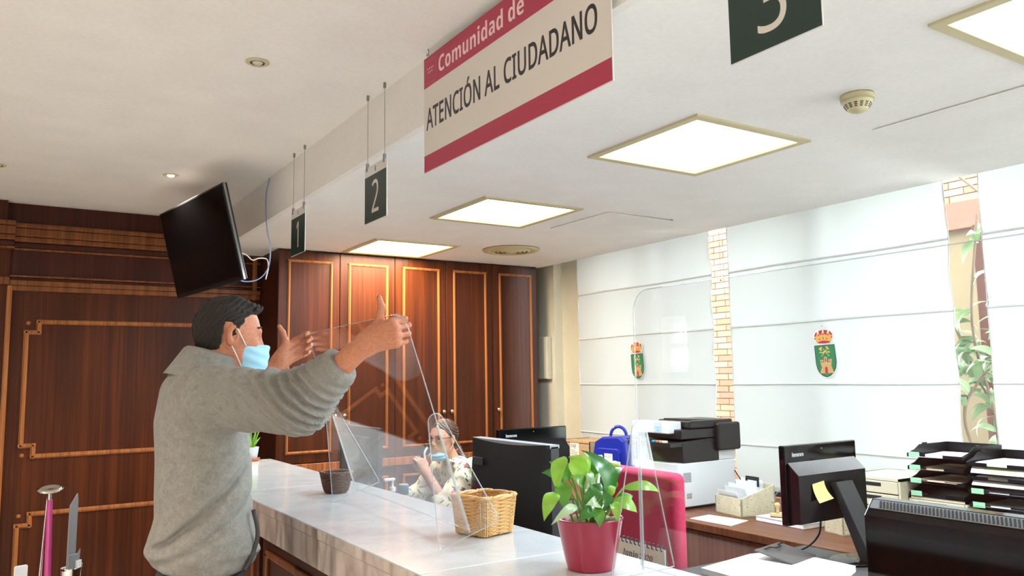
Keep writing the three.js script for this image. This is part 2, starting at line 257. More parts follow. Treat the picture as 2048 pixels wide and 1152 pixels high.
{ // smoke detector
  const g = thing('smoke_detector', 'cream conical smoke detector on the white ceiling', 'smoke detector', [2.452, CO, -1.592]);
  mesh('base', lathe([[0, 0], [0.054, 0], [0.056, -0.006], [0.054, -0.024], [0, -0.026]], 36), M.fixture, g);
  mesh('dome', lathe([[0.052, -0.02], [0.048, -0.03], [0.034, -0.052], [0.030, -0.056], [0.018, -0.062], [0, -0.064]], 36), M.fixture, g);
  for (let i = 0; i < 14; i++) for (let k = 0; k < 3; k++) { const t = i / 14 * 2 * Math.PI, y = -0.037 - k * 0.0055, r = 0.0455 - (-y - 0.034) * 0.64, b = cbox(0.010 - k * 0.001, 0.0028, 0.003); b.rotateY(-t + Math.PI / 2); b.translate(Math.cos(t) * r, y, Math.sin(t) * r); mesh('slot', b, M.blackMatte, g); }
}
const hatch = (label, x0, x1, z0, z1, tilt) => {
  const g = thing('access_hatch', label, 'ceiling hatch', [x0, CO, (z0 + z1) / 2], 0, 'ceiling hatches');
  const lid = mesh('lid', box(0, x1 - x0, -0.0045, -0.0015, -(z1 - z0) / 2, (z1 - z0) / 2), M.ceiling, g); lid.rotation.z = -tilt;
  mesh('gap', merge([box(x1 - x0 - 0.005, x1 - x0 + 0.005, -0.004, 0, -(z1 - z0) / 2, (z1 - z0) / 2), box(0.02, x1 - x0, -0.002, 0, -(z1 - z0) / 2 - 0.005, -(z1 - z0) / 2 + 0.003)]), M.darkLine, g);
};
hatch('white access hatch slightly open in the ceiling near the smoke detector', 2.86, 3.42, -1.80, -1.2, 0.006);
hatch('white access hatch slightly open in the ceiling near the round vent', 2.95, 3.46, -4.12, -3.54, 0.006);
const downlight = (x, z, lit, label) => {
  const g = thing('downlight', label, 'downlight', [x, CL, z]);
  mesh('trim', lathe([[0.026, 0], [0.043, 0], [0.044, -0.003], [0.036, -0.007], [0.028, -0.005], [0.026, 0]], 32), M.fixture, g);
  mesh('baffle', lathe([[0.026, -0.005], [0.023, -0.001], [0.0, -0.001]], 28), M.blackMatte, g);
  const b = new THREE.SphereGeometry(0.021, 20, 10, 0, 2 * Math.PI, Math.PI / 2, Math.PI / 2); b.scale(1, 0.5, 1); b.translate(0, -0.002, 0);
  mesh('lens', b, lit ? new THREE.MeshStandardMaterial({ color: 0xffffff, emissive: 0xffdca0, emissiveIntensity: 6 }) : phys(0xcfcab8, 0.2, { clearcoat: 0.6 }), g);
  if (lit) { const l = new THREE.SpotLight(0xffeedd, DOWN, 0, 65 * R, 0.7, 2); l.name = 'lamp'; l.position.set(0, -0.03, 0); l.target.position.set(0, -1, 0); l.castShadow = true; g.add(l, l.target); l.target.name = 'aim'; }
};
downlight(0.791, -4.89, true, 'small round downlight, switched on, beside the hanging television');
downlight(0.770, -2.957, false, 'small round downlight, switched off, in the beige ceiling');
[[-0.9, -3.0], [-0.9, -1.0], [-0.9, 1.0], [-1.8, -3.0], [-1.8, -1.0], [0.1, 1.0]].forEach(([x, z], i) => downlight(x, z, true, ['lit downlight of the outer row, on the panelled wall side', 'lit downlight of the inner row, facing the entrance', 'lit downlight of the inner row, near the plain rear wall', 'lit downlight beside the barred window wall', 'lit downlight directly inside the glazed entrance', 'lit downlight near the rear wall and counter end'][i]));
downlight(-0.06, -5.11, false, 'small round downlight, switched off, near the panelled wall');
// ---------------------------------------------------------------- courtyard outside the windows
{
  struct('street', box(-12, XL - 0.25, -0.25, -0.03, -9, 6), std(0x4e4d4a, 0.9), 'grey street pavement outside the entrance', 'street');
  struct('wall_street', box(-9.4, -9, -0.25, 6.5, -9, 6), std(0x6d5f50, 0.9), 'plain building front across the street', 'wall');
  const ground = struct('ground', box(4.4, 9, -0.25, -0.05, -9, 4), std(0x5f5d58, 0.9), 'grey paved courtyard ground outside', 'ground');
  const w = structGroup('wall_courtyard', 'pale orange brick wall across the courtyard', 'wall'), x = 6.0;
  const zA = -6.4, zB = -4.6, yA = 0, yB = 3.3;
  mesh('mortar', box(x + 0.006, x + 0.24, -0.05, yB, zA, zB), std(0x96806a, 0.95), w);
  const tones = [0x9c7056, 0xa47a60, 0x94684e, 0xac866a].map((c) => std(c, 0.9)), rest = [], r = rng(5), bg = cbox(0.03, 0.053, 0.232, 0.003);
  for (let k = 0; k * 0.06 < yB - 0.05; k++) for (let i = 0; i < 9; i++) {
    const y = 0.03 + k * 0.06, z = zA + 0.12 + (i + (k % 2) * 0.5) * 0.24; if (z + 0.12 > zB + 0.02) continue;
    const seen = z > -6.0 && z < -5.0 && y > 0.5, dx = (r() - 0.5) * 0.006;
    if (seen) { const b = mesh('brick', bg, tones[Math.floor(r() * 4)], w); b.position.set(x + dx, y, z); } else rest.push(cbox(0.03, 0.049, 0.228, 0, x + dx, y, z));
  }
  mesh('bricks', merge(rest), tones[0], w).userData.kind = 'stuff';
  const v = structGroup('wall_garden', 'beige courtyard wall with brown beam and brick band', 'wall');
  mesh('masonry', box(6.6, 6.8, -0.05, 4.0, -4.5, -2.4), std(0x7d6e52, 0.9), v);
  mesh('beam', box(6.5, 6.6, 2.64, 2.86, -4.5, -2.4), std(0x8a4a38, 0.7), v);
  for (let k = 0; k < 8; k++) for (let i = 0; i < 7; i++) { const b = mesh('brick', bg, tones[(i * 3 + k) % 4], v); b.position.set(6.592, 2.90 + k * 0.06, -4.1 + (i + (k % 2) * 0.5) * 0.24); }
  single('wooden_post', 'dark brown upright post in the courtyard behind leafy branches', 'post', box(6.3, 6.42, -0.05, 2.62, -3.2, -3.1, 0.01), M.woodDark);
  // shrub seen between the blinds
  const s = thing('courtyard_shrub', 'leafy shrub with long pale leaves outside between two blinds', 'shrub', [5.0, -0.05, -2.52]);
  const bark = std(0x6b5645, 0.9), leafM = [phys(0x7fa06a, 0.45, { transmission: 0.35, thickness: 0, side: THREE.DoubleSide }), phys(0x9cb98a, 0.4, { transmission: 0.35, thickness: 0, side: THREE.DoubleSide }), phys(0x54783f, 0.45, { transmission: 0.3, thickness: 0, side: THREE.DoubleSide })];
  const br = [[[0, 0, 0], [0.03, 0.6, -0.02], [-0.02, 1.2, 0.05], [0.04, 1.8, -0.08], [0.0, 2.5, 0.02]], [[0.02, 0.5, 0], [0.05, 1.0, 0.12], [0.1, 1.5, -0.1], [0.05, 1.9, -0.22]], [[0, 0.8, 0], [-0.05, 1.3, -0.12], [0.02, 1.7, 0.1], [0.0, 2.2, 0.18]], [[0.1, 2.3, 0.3], [0.05, 2.55, 0.1], [0, 2.9, -0.2]]];
  for (const p of br) mesh('branch', tube(p, 0.009, 30, 6), bark, s);
  const lg = leafGeo(0.17, 0.055, 0.35), rr = rng(77);
  for (let i = 0; i < 110; i++) {
    const p = br[i % 3], c = new THREE.CatmullRomCurve3(p.map((q) => V(...q))).getPoint(0.35 + 0.64 * rr());
    const l = mesh('leaf', lg, leafM[Math.floor(rr() * 3)], s); l.position.copy(c); l.rotation.set((rr() - 0.5) * 2.2, rr() * 6.28, (rr() - 0.5) * 1.6, 'YXZ');
  }
}
function leafGeo(L, W, droop, fold = 0.25, n = 8) { // base at origin, grows along +z, face up
  const pos = [], idx = [], uv = []; const cols = [-1, -0.5, 0, 0.5, 1];
  for (let i = 0; i <= n; i++) { const t = i / n, w = W / 2 * Math.pow(Math.sin(Math.PI * Math.pow(t * 0.985 + 0.012, 0.72)), 0.9), a = droop * t * t; const z = L * t * Math.cos(a * 0.9), y = L * (0.18 * Math.sin(Math.PI * t) - Math.sin(a) * t * 0.55);
    for (const c of cols) { pos.push(c * w, y + Math.abs(c) * w * fold + 0.0015 * Math.sin(c * 9 + t * 12), z); uv.push(c * 0.5 + 0.5, t); } }
  for (let i = 0; i < n; i++) for (let k = 0; k < 4; k++) { const a = i * 5 + k; idx.push(a, a + 5, a + 1, a + 1, a + 5, a + 6); }
  const g = new THREE.BufferGeometry(); g.setAttribute('position', new THREE.Float32BufferAttribute(pos, 3)); g.setAttribute('uv', new THREE.Float32BufferAttribute(uv, 2)); g.setIndex(idx); g.computeVertexNormals(); return g;
}
// ---------------------------------------------------------------- roman blinds with the town crest
const crest = canvasTex(420, 800, (g) => {
  g.translate(-205, -178); const path = (pts) => { g.beginPath(); pts.forEach((p, i) => i ? g.lineTo(...p) : g.moveTo(...p)); g.closePath(); };
  g.fillStyle = '#eef0ec'; g.fillRect(0, 0, 2000, 2000);
  g.fillStyle = '#b3343c'; path([[240, 350], [262, 306], [318, 276], [390, 262], [470, 270], [530, 300], [556, 348], [530, 372], [260, 376]]); g.fill();
  g.fillStyle = '#b98f45'; g.fillRect(376, 190, 10, 70); g.fillRect(364, 204, 34, 9);
  g.fillStyle = '#e9dcc0'; for (const x of [300, 386, 474]) { path([[x, 260], [x + 18, 260], [x + 26, 330], [x - 14, 330]]); g.fill(); }
  g.fillStyle = '#d8a356'; path([[232, 352], [262, 362], [290, 330], [318, 300], [346, 340], [372, 336], [396, 296], [424, 336], [450, 340], [480, 302], [504, 330], [530, 350], [560, 340], [532, 440], [480, 448], [400, 422], [330, 444], [272, 448]]); g.fill();
  g.fillStyle = '#7c2c2c'; for (const [x, y] of [[318, 344], [396, 332], [476, 342], [330, 402], [392, 390], [456, 398], [250, 394], [540, 378]]) { g.beginPath(); g.ellipse(x, y, 12, 9, 0, 0, 7); g.fill(); }
  g.fillStyle = '#b3343c'; path([[276, 456], [330, 434], [400, 422], [470, 432], [520, 446], [500, 462], [420, 470], [320, 466]]); g.fill();
  g.fillStyle = '#17382a'; path([[230, 495], [580, 483], [600, 740], [585, 830], [540, 905], [480, 950], [420, 967], [360, 950], [300, 905], [262, 840], [245, 760]]); g.fill();
  g.fillStyle = '#2f7a4c'; path([[240, 504], [572, 492], [588, 740], [572, 822], [528, 894], [474, 936], [420, 953], [366, 938], [312, 896], [272, 836], [256, 758]]); g.fill();
  g.strokeStyle = '#cdb787'; g.lineWidth = 9; for (const l of [[[345, 660], [458, 540]], [[480, 656], [380, 545]]]) { g.beginPath(); g.moveTo(...l[0]); g.lineTo(...l[1]); g.stroke(); }
  g.fillStyle = '#e2b04c'; path([[308, 540], [350, 514], [368, 525], [352, 550], [362, 580], [330, 572]]); g.fill(); path([[420, 512], [452, 512], [482, 556], [466, 560], [440, 540]]); g.fill();
  path([[305, 612], [330, 588], [362, 598], [410, 574], [452, 590], [480, 582], [504, 602], [470, 606], [430, 592], [370, 612], [330, 604]]); g.fill();
  g.fillStyle = '#caa069'; path([[330, 770], [322, 706], [340, 706], [344, 720], [356, 706], [374, 712], [372, 752], [388, 752], [386, 664], [402, 672], [414, 660], [426, 672], [440, 664], [438, 748], [462, 748], [460, 704], [478, 700], [488, 712], [500, 696], [518, 700], [512, 762], [506, 800], [550, 905], [310, 908], [346, 820]]); g.fill();
  g.fillStyle = '#a97f4b'; for (let y = 780; y < 900; y += 20) g.fillRect(348, y, 158, 3);
  g.fillStyle = '#b3343c'; path([[396, 905], [398, 830], [420, 804], [442, 830], [446, 905]]); g.fill(); g.fillRect(404, 684, 20, 54); g.fillStyle = '#8c4a33'; g.fillRect(340, 728, 16, 24); g.fillRect(478, 724, 16, 24);
});
M.blind = phys(0xb8bdba, 1, { transmission: 0.38, thickness: 0, side: THREE.DoubleSide });
M.blindSeam = phys(0xd2d4ce, 0.9, {});
M.crest = std(0xffffff, 0.8, { map: crest });
function makeBlind(z0, z1, label, emblemZ, seed) {
  const b = thing('roman_blind', label, 'blind', [4.0, CL - 0.02, (z0 + z1) / 2], 0, 'white roman blinds on the window wall'), W = z1 - z0, BT = CL - 0.02, ys = [BT, 2.52, 2.157, 1.798, 1.433, 1.055, 0.80], r = rng(seed);
  mesh('headrail', cbox(0.03, 0.03, W, 0.004, 0.012, -0.018, 0), M.whitePlastic, b);
  for (let s = 0; s + 1 < ys.length; s++) {
    const n = 10, m = 24, pos = [], idx = [], uv = [], ph = r() * 6;
    for (let i = 0; i <= n; i++) for (let k = 0; k <= m; k++) {
      const t = i / n, q = k / m, e = Math.pow(Math.abs(q * 2 - 1), 10), bow = Math.sin(Math.PI * t), y = ys[s] + (ys[s + 1] - ys[s]) * t - BT;
      const x = -0.012 * bow - 0.006 * Math.sin(q * 7 + ph) * bow - 0.003 * Math.sin(q * 31 + t * 5 + ph), z = (q - 0.5) * (W - 0.012 * bow) + (1 - 2 * q) * 0.004 * Math.sin(t * 8 + ph) * e;
      pos.push(x, y, z); uv.push(q * W, y); if (i < n && k < m) { const a = i * (m + 1) + k; idx.push(a, a + m + 1, a + 1, a + 1, a + m + 1, a + m + 2); }
    }
    const g = new THREE.BufferGeometry(); g.setAttribute('position', new THREE.Float32BufferAttribute(pos, 3)); g.setAttribute('uv', new THREE.Float32BufferAttribute(uv, 2)); g.setIndex(idx); g.computeVertexNormals();
    mesh('fabric_panel', g, M.blind, b);
    if (s) { const ph2 = r() * 6, pts = []; for (let k = 0; k <= 8; k++) pts.push([-0.007, ys[s] - BT + 0.002 * Math.sin(k + ph2), (k / 8 - 0.5) * W]); mesh('seam', tube(pts, 0.0065, 24, 6), M.blindSeam, b); }
  }
  mesh('hem_bar', cbox(0.012, 0.03, W, 0.003, -0.002, 0.80 - BT, 0), M.blindSeam, b);
  for (const s of [-1, 1]) mesh('side_hem', tube([[-0.002, -0.02, s * W / 2], [-0.012, -0.15, s * (W / 2 - 0.006)], [-0.004, 2.157 - BT, s * W / 2], [-0.013, 1.98 - BT, s * (W / 2 - 0.006)], [-0.004, 1.798 - BT, s * W / 2], [-0.013, 1.61 - BT, s * (W / 2 - 0.006)], [-0.004, 1.433 - BT, s * W / 2], [-0.013, 1.24 - BT, s * (W / 2 - 0.006)], [-0.004, 1.055 - BT, s * W / 2], [-0.004, 0.8 - BT, s * W / 2]], 0.003, 60, 5), M.blindSeam, b);
  if (emblemZ !== undefined) { // printed crest, crown and shield, applied to the cloth
    const k = 0.000386, ox = 420, oy = 575, sh = (pts) => { const g = extrude(pts.map(([x, y]) => [(x - ox) * k, (oy - y) * k]), 0.0015, 0); const p = g.attributes.position, uv = g.attributes.uv; for (let i = 0; i < p.count; i++) uv.setXY(i, (p.getX(i) / k + ox - 205) / 420, 1 - (oy - p.getY(i) / k - 178) / 800); g.rotateY(-Math.PI / 2); return g; };
    const put = (name, pts) => { const m = mesh(name, sh(pts), M.crest, b); m.position.set(-0.024, 1.622 - BT, emblemZ - (z0 + z1) / 2); return m; };
    put('crown_emblem', [[222, 352], [246, 308], [300, 272], [364, 258], [362, 196], [400, 196], [402, 256], [480, 262], [540, 296], [568, 345], [540, 440], [512, 464], [420, 474], [300, 470], [262, 440]].reverse()).userData.label = 'red and gold crown emblem';
    put('shield_emblem', [[228, 493], [582, 481], [602, 740], [587, 832], [541, 907], [481, 952], [420, 969], [359, 952], [299, 907], [260, 841], [243, 760]].reverse()).userData.label = 'green shield emblem with castle';
  }
}
makeBlind(-5.21, -3.74, 'white roman blind with crown and castle crest, beside the cream wall', -4.482, 1);
makeBlind(-3.59, -2.145, 'white roman blind with crown and castle crest, behind the printer and trays', -2.88, 2);
makeBlind(-1.983, -0.5, 'white roman blind without a crest in view, beyond the leafy gap', undefined, 3);
{ const c = thing('blind_cord', 'thin pull cord hanging between two blinds in front of brick', 'cord', [3.98, CO, -3.645]); mesh('string', cyl([0, 0, 0], [0, -0.335, 0], 0.0015, 0.0015, 6), M.greyPlastic, c); mesh('bead', new THREE.SphereGeometry(0.006, 10, 8).translate(0, -0.338, 0), M.greyPlastic, c); }
{ const b = thing('electrical_box', 'grey metal box on the cream wall beside the cabinet', 'electrical box', [4.045, 1.66, -5.75]); mesh('body', cbox(0.05, 0.37, 0.17, 0.006, -0.026, 0, 0), std(0xb9b7a2, 0.5), b); mesh('cover', cbox(0.008, 0.36, 0.16, 0.003, -0.054, 0, 0), std(0xc4c2ae, 0.5), b); }
// ---------------------------------------------------------------- hanging signs
function hang(g, zs, top, len) { for (const z of zs) { mesh('ceiling_clip', cyl([0, 0, z], [0, -0.022, z], 0.006, 0.006, 10), M.steel, g); mesh('wire', cyl([0, -0.02, z], [0, -len, z], 0.0012, 0.0012, 6), M.steel, g); mesh('clamp', cbox(0.012, 0.035, 0.011, 0.002, 0, -len - 0.006, z), M.steel, g); } }
function numberSign(zc, n, label) {
  const g = thing('number_sign', label, 'sign', [1.27, CL, zc], 0, 'hanging counter number signs'), W = 0.224, T = 2.385, B = 2.145;
  hang(g, [-0.088, 0.088], 0, CL - T - 0.006);
  mesh('plate', cbox(0.004, T - B, W, 0.0008, 0, (T + B) / 2 - CL, 0), std(0xd9d9d4, 0.4), g);
  const t = canvasTex(448, 480, (c, w, h) => { c.fillStyle = '#dcdad4'; c.fillRect(0, 0, w, h); c.fillStyle = '#14302a'; c.fillRect(0, 84, w, h); c.fillStyle = '#7b3a34'; c.fillRect(214, 20, 20, 16); c.fillStyle = '#1f5a3a'; c.fillRect(214, 38, 20, 24);
    c.fillStyle = '#d8d2c6'; c.textAlign = 'center'; c.save(); c.translate(w / 2, 408); c.scale(0.95, 1.12); c.font = '340px sans-serif'; c.fillText(n, 0, 0); c.restore(); });
  const p = new THREE.PlaneGeometry(W - 0.002, T - B - 0.002); p.rotateY(-Math.PI / 2); const f = mesh('printed_face', p, std(0xffffff, 0.3, { map: t }), g); f.position.set(-0.0026, (T + B) / 2 - CL, 0);
}
numberSign(-4.012, '1', 'dark green hanging sign marked one, closest to the television'); numberSign(-3.0, '2', 'dark green hanging sign marked two, between television and large white sign'); numberSign(-0.995, '3', 'dark green hanging sign marked three, beyond the large white sign');
{
  const g = thing('information_sign', 'large hanging white sign with red bands reading ATENCIÓN AL CIUDADANO', 'sign', [1.27, CL, -2.018]), W = 1.062, T = 2.668, B = 2.238;
  mesh('board', cbox(0.005, T - B, W, 0.001, 0, (T + B) / 2 - CL, 0), std(0xded7cd, 0.4), g);
  const t = canvasTex(2048, 830, (c, w, h) => { const r = '#b02a4a', s = h / 0.43; c.fillStyle = '#ddd5cb'; c.fillRect(0, 0, w, h); c.fillStyle = r; c.fillRect(0, 0, w, 0.115 * s); c.fillRect(0, h - 0.061 * s, w, h);
    c.strokeStyle = '#c8657c'; c.lineWidth = 3; c.strokeRect(26, 34, 150, 165); c.fillStyle = '#f0d9d8'; for (const [x, y] of [[60, 92], [86, 92], [112, 92], [138, 92], [72, 118], [98, 118], [124, 118]]) { c.beginPath(); for (let i = 0; i < 10; i++) { const a = i * Math.PI / 5 - Math.PI / 2, q = i % 2 ? 4 : 10; c.lineTo(x + q * Math.cos(a), y + q * Math.sin(a)); } c.fill(); }
    c.fillStyle = '#eecfcd'; c.font = 'bold 158px sans-serif'; c.save(); c.translate(214, 168); c.scale(0.98, 1); c.fillText('Comunidad de', 0, 0); c.restore();
    c.fillStyle = '#241c1e'; c.save(); c.translate(38, 530); c.font = '190px sans-serif'; const m = c.measureText('ATENCIÓN AL CIUDADANO').width; c.scale(1915 / m, 1.08); c.lineWidth = 7; c.strokeStyle = '#241c1e'; c.strokeText('ATENCIÓN AL CIUDADANO', 0, 0); c.fillText('ATENCIÓN AL CIUDADANO', 0, 0); c.restore(); });
  const p = new THREE.PlaneGeometry(W - 0.003, T - B - 0.003); p.rotateY(-Math.PI / 2); mesh('printed_face', p, std(0xffffff, 0.35, { map: t }), g).position.set(-0.0032, (T + B) / 2 - CL, 0);
  for (const z of [-0.505, 0.505]) { mesh('hook', tube([[0, 0, z], [0.002, -0.008, z + 0.004], [0, -0.02, z + 0.006], [-0.002, -0.026, z - 0.004], [0, -0.016, z - 0.006]], 0.0016, 24, 6), M.steel, g); mesh('link', tube([[0, -0.018, z + 0.002], [0.002, -0.028, z + 0.006], [0, -0.042, z + 0.003]], 0.0013, 12, 6), M.steel, g); }
}
// ---------------------------------------------------------------- television
function cableOn(g, name, label, geo, mat) { g.updateMatrix(); geo.applyMatrix4(g.matrix.clone().invert()); mesh(name, geo, mat, g).userData.label = label; }
{
  const g = new THREE.Group(); g.name = numbered('television'); g.userData = { label: 'flat black television tilted down from the ceiling above the public side', category: 'television' }; scene.add(g);
  const W = 0.93, H = 0.535, yaw = 0.19, tl = 0.232, roll = 0.0305, u = V(Math.sin(yaw), 0, Math.cos(yaw)), n0 = V(-Math.cos(yaw), 0, Math.sin(yaw)), up = V(0, Math.cos(tl), 0).addScaledVector(n0, Math.sin(tl)).normalize();
  const u2 = u.clone().multiplyScalar(Math.cos(roll)).addScaledVector(up, Math.sin(roll)), up2 = up.clone().multiplyScalar(Math.cos(roll)).addScaledVector(u, -Math.sin(roll)), n = u2.clone().cross(up2);
  g.matrix.makeBasis(u2, up2, n); g.quaternion.setFromRotationMatrix(g.matrix); g.position.set(0.937, 2.289, -4.822);
  mesh('bezel', cbox(W, H, 0.03, 0.006, 0, 0, -0.016), M.blackPlastic, g); mesh('screen_panel', cbox(W - 0.036, H - 0.036, 0.004, 0.001, 0, 0.006, -0.0005), M.screen, g).userData.label = 'dark switched-off screen';
  const s = cbox(W * 0.72, H * 0.7, 0.05, 0.02, 0, -0.02, -0.05); mesh('back_cover', s, M.blackMatte, g); mesh('silver_edge', cbox(0.003, H, 0.012, 0.001, W / 2 + 0.001, 0, -0.012), M.steel, g);
  mesh('wall_plate', cbox(0.22, 0.2, 0.02, 0.003, 0, 0, -0.085), M.blackMatte, g);
  mesh('logo_tab', tube([[0.13, -H / 2, -0.01], [0.14, -H / 2 - 0.012, -0.01], [0.16, -H / 2 - 0.014, -0.01], [0.17, -H / 2, -0.01]], 0.002, 16, 5), M.blackPlastic, g);
  const m = new THREE.Group(); m.name = 'ceiling_mount'; g.add(m); g.updateMatrix(); const iv = g.matrix.clone().invert(), put = (name, geo) => mesh(name, geo.translate(1.1, CL, -5.6).applyMatrix4(iv), M.blackMatte, m);
  put('ceiling_plate', cbox(0.14, 0.01, 0.14, 0.002, 0, -0.005, 0)); put('pole', cyl([0, -0.01, 0], [0, -0.40, 0], 0.018)); put('arm', cyl([0, -0.39, 0], [-0.075, -0.405, 0.66], 0.016, 0.014));
  cableOn(g, 'signal_cable', 'thin blue cable', tube([[1.30, 2.695, -4.665], [1.29, 2.62, -4.69], [1.285, 2.50, -4.68], [1.29, 2.38, -4.66], [1.30, 2.26, -4.62], [1.28, 2.14, -4.60], [1.22, 2.075, -4.57], [1.12, 2.05, -4.50], [1.075, 2.06, -4.46]], 0.0035, 60, 6), std(0x7f9cc4, 0.5));
  cableOn(g, 'power_cable', 'short white cable', tube([[1.08, 2.205, -4.47], [1.13, 2.20, -4.50], [1.18, 2.18, -4.55], [1.23, 2.20, -4.60], [1.28, 2.20, -4.62], [1.29, 2.16, -4.62], [1.27, 2.08, -4.6]], 0.0035, 40, 6), M.whitePlastic);
}
// ---------------------------------------------------------------- service counter
const CY = 1.05;
{
  const c = thing('service_counter', 'long service counter with white marble top and mahogany front', 'counter', [0.84, 0, -4.72]);
  const P = (name, g, m) => { g.translate(-0.84, 0, 4.72); return mesh(name, g, m, c); };
  const zc = [-4.72, -3.42, -1.72, 0.6];
  for (let i = 0; i < 3; i++) { P('marble_slab', box(0.84, 1.352, CY - 0.032, CY, zc[i] + 0.0006, zc[i + 1] - 0.0006, 0.003), M.marble); P('marble_apron', box(0.8415, 0.87, 0.928, CY - 0.0335, zc[i] + 0.0006, zc[i + 1] - 0.0006, 0.002), M.marbleSide); }
  P('marble_edge', box(0.8385, 0.842, CY - 0.031, CY - 0.003, -4.72, 0.6), M.marbleSide);
  P('body', box(0.90, 1.33, 0.0, CY - 0.034, -4.70, 0.58), M.woodDark); P('plinth', box(0.885, 0.9, 0, 0.1, -4.70, 0.58), M.woodDark);
  for (let i = 0; i < 7; i++) { const a = -4.66 + i * 0.75, b = a + 0.7; P('front_panel', box(0.882, 0.902, 0.12, 0.92, a, b, 0.002), M.woodDark);
    for (const [za, zb, ya, yb] of [[a + 0.06, a + 0.085, 0.2, 0.86], [b - 0.085, b - 0.06, 0.2, 0.86], [a + 0.06, b - 0.06, 0.845, 0.87], [a + 0.06, b - 0.06, 0.19, 0.215]]) P('moulding', box(0.872, 0.884, ya, yb, za, zb, 0.004), M.woodCornice); }
}
// ---------------------------------------------------------------- acrylic shields
function makeShield(label, pivot, dir, tilt, W, H) {
  const g = new THREE.Group(); g.name = numbered('protective_screen'); g.userData = { label, category: 'screen', group: 'clear protective screens on the counter' }; scene.add(g);
  const d = V(...dir).normalize(), out = d.clone().cross(V(0, 1, 0)); if (out.x < 0) out.negate();
  const e1 = out.clone().multiplyScalar(Math.cos(tilt)).addScaledVector(V(0, 1, 0), Math.sin(tilt)), e2 = out.clone().multiplyScalar(-Math.sin(tilt)).addScaledVector(V(0, 1, 0), Math.cos(tilt)), e3 = e1.clone().cross(e2);
  g.matrix.makeBasis(e1, e2, e3); g.quaternion.setFromRotationMatrix(g.matrix); g.position.set(...pivot);  // local x across, y up, z along
  const s = e3.dot(d) > 0 ? 1 : -1;
  const panel = extrude(roundRect(0, 0.012, W, H, [0.003, 0.003, 0.05, 0.05]), 0.004, 0.0006); panel.rotateY(s > 0 ? -Math.PI / 2 : Math.PI / 2); panel.translate(0.095 + (s > 0 ? 0.002 : -0.002), 0, 0);
  mesh('panel', panel, M.acrylic, g);
  const tri = []; tri.push([0, 0], [0.19, 0]); for (let i = 0; i <= 8; i++) { const t = (15 + 150 * i / 8) * R; tri.push([0.095 + 0.022 * Math.cos(t), 0.318 + 0.022 * Math.sin(t)]); }
  for (const z of [0.004, W - 0.009]) { const f = extrude(tri, 0.005, 0.0006); f.translate(0, 0, s > 0 ? z : -z - 0.005); const foot = mesh('foot', f, M.acrylic, g); const ed = tri.map(([x, y]) => V(x, y, (s > 0 ? z : -z - 0.005) + 0.0025)); mesh('polished_edge', new THREE.TubeGeometry(new THREE.CatmullRomCurve3(ed, true, 'catmullrom', 0.02), 120, 0.0016, 5, true), M.acrylicEdge, foot); mesh('slot_strip', cbox(0.004, 0.30, 0.006, 0.001, 0.095, 0.155, s > 0 ? z + 0.0025 : -z - 0.0025), M.acrylicEdge, foot); }
  const rim = roundRect(0, 0.012, W, H, [0.003, 0.003, 0.05, 0.05]).map(([a, b]) => V(0.095, b, s * a)); mesh('polished_edge', new THREE.TubeGeometry(new THREE.CatmullRomCurve3(rim, true, 'catmullrom', 0.02), 220, 0.0013, 5, true), M.acrylicEdge, g);
  return g;
}
makeShield('clear acrylic screen tilted by the man in the grey fleece', [0.992, CY + 0.003, -1.91], [0.068, 0, -0.99], 18 * R, 0.992, 0.62);
makeShield('clear acrylic screen standing on the counter beside the red plant pot', [1.165, CY + 0.003, -1.43], [0, 0, 1], 0, 1.0, 0.645);
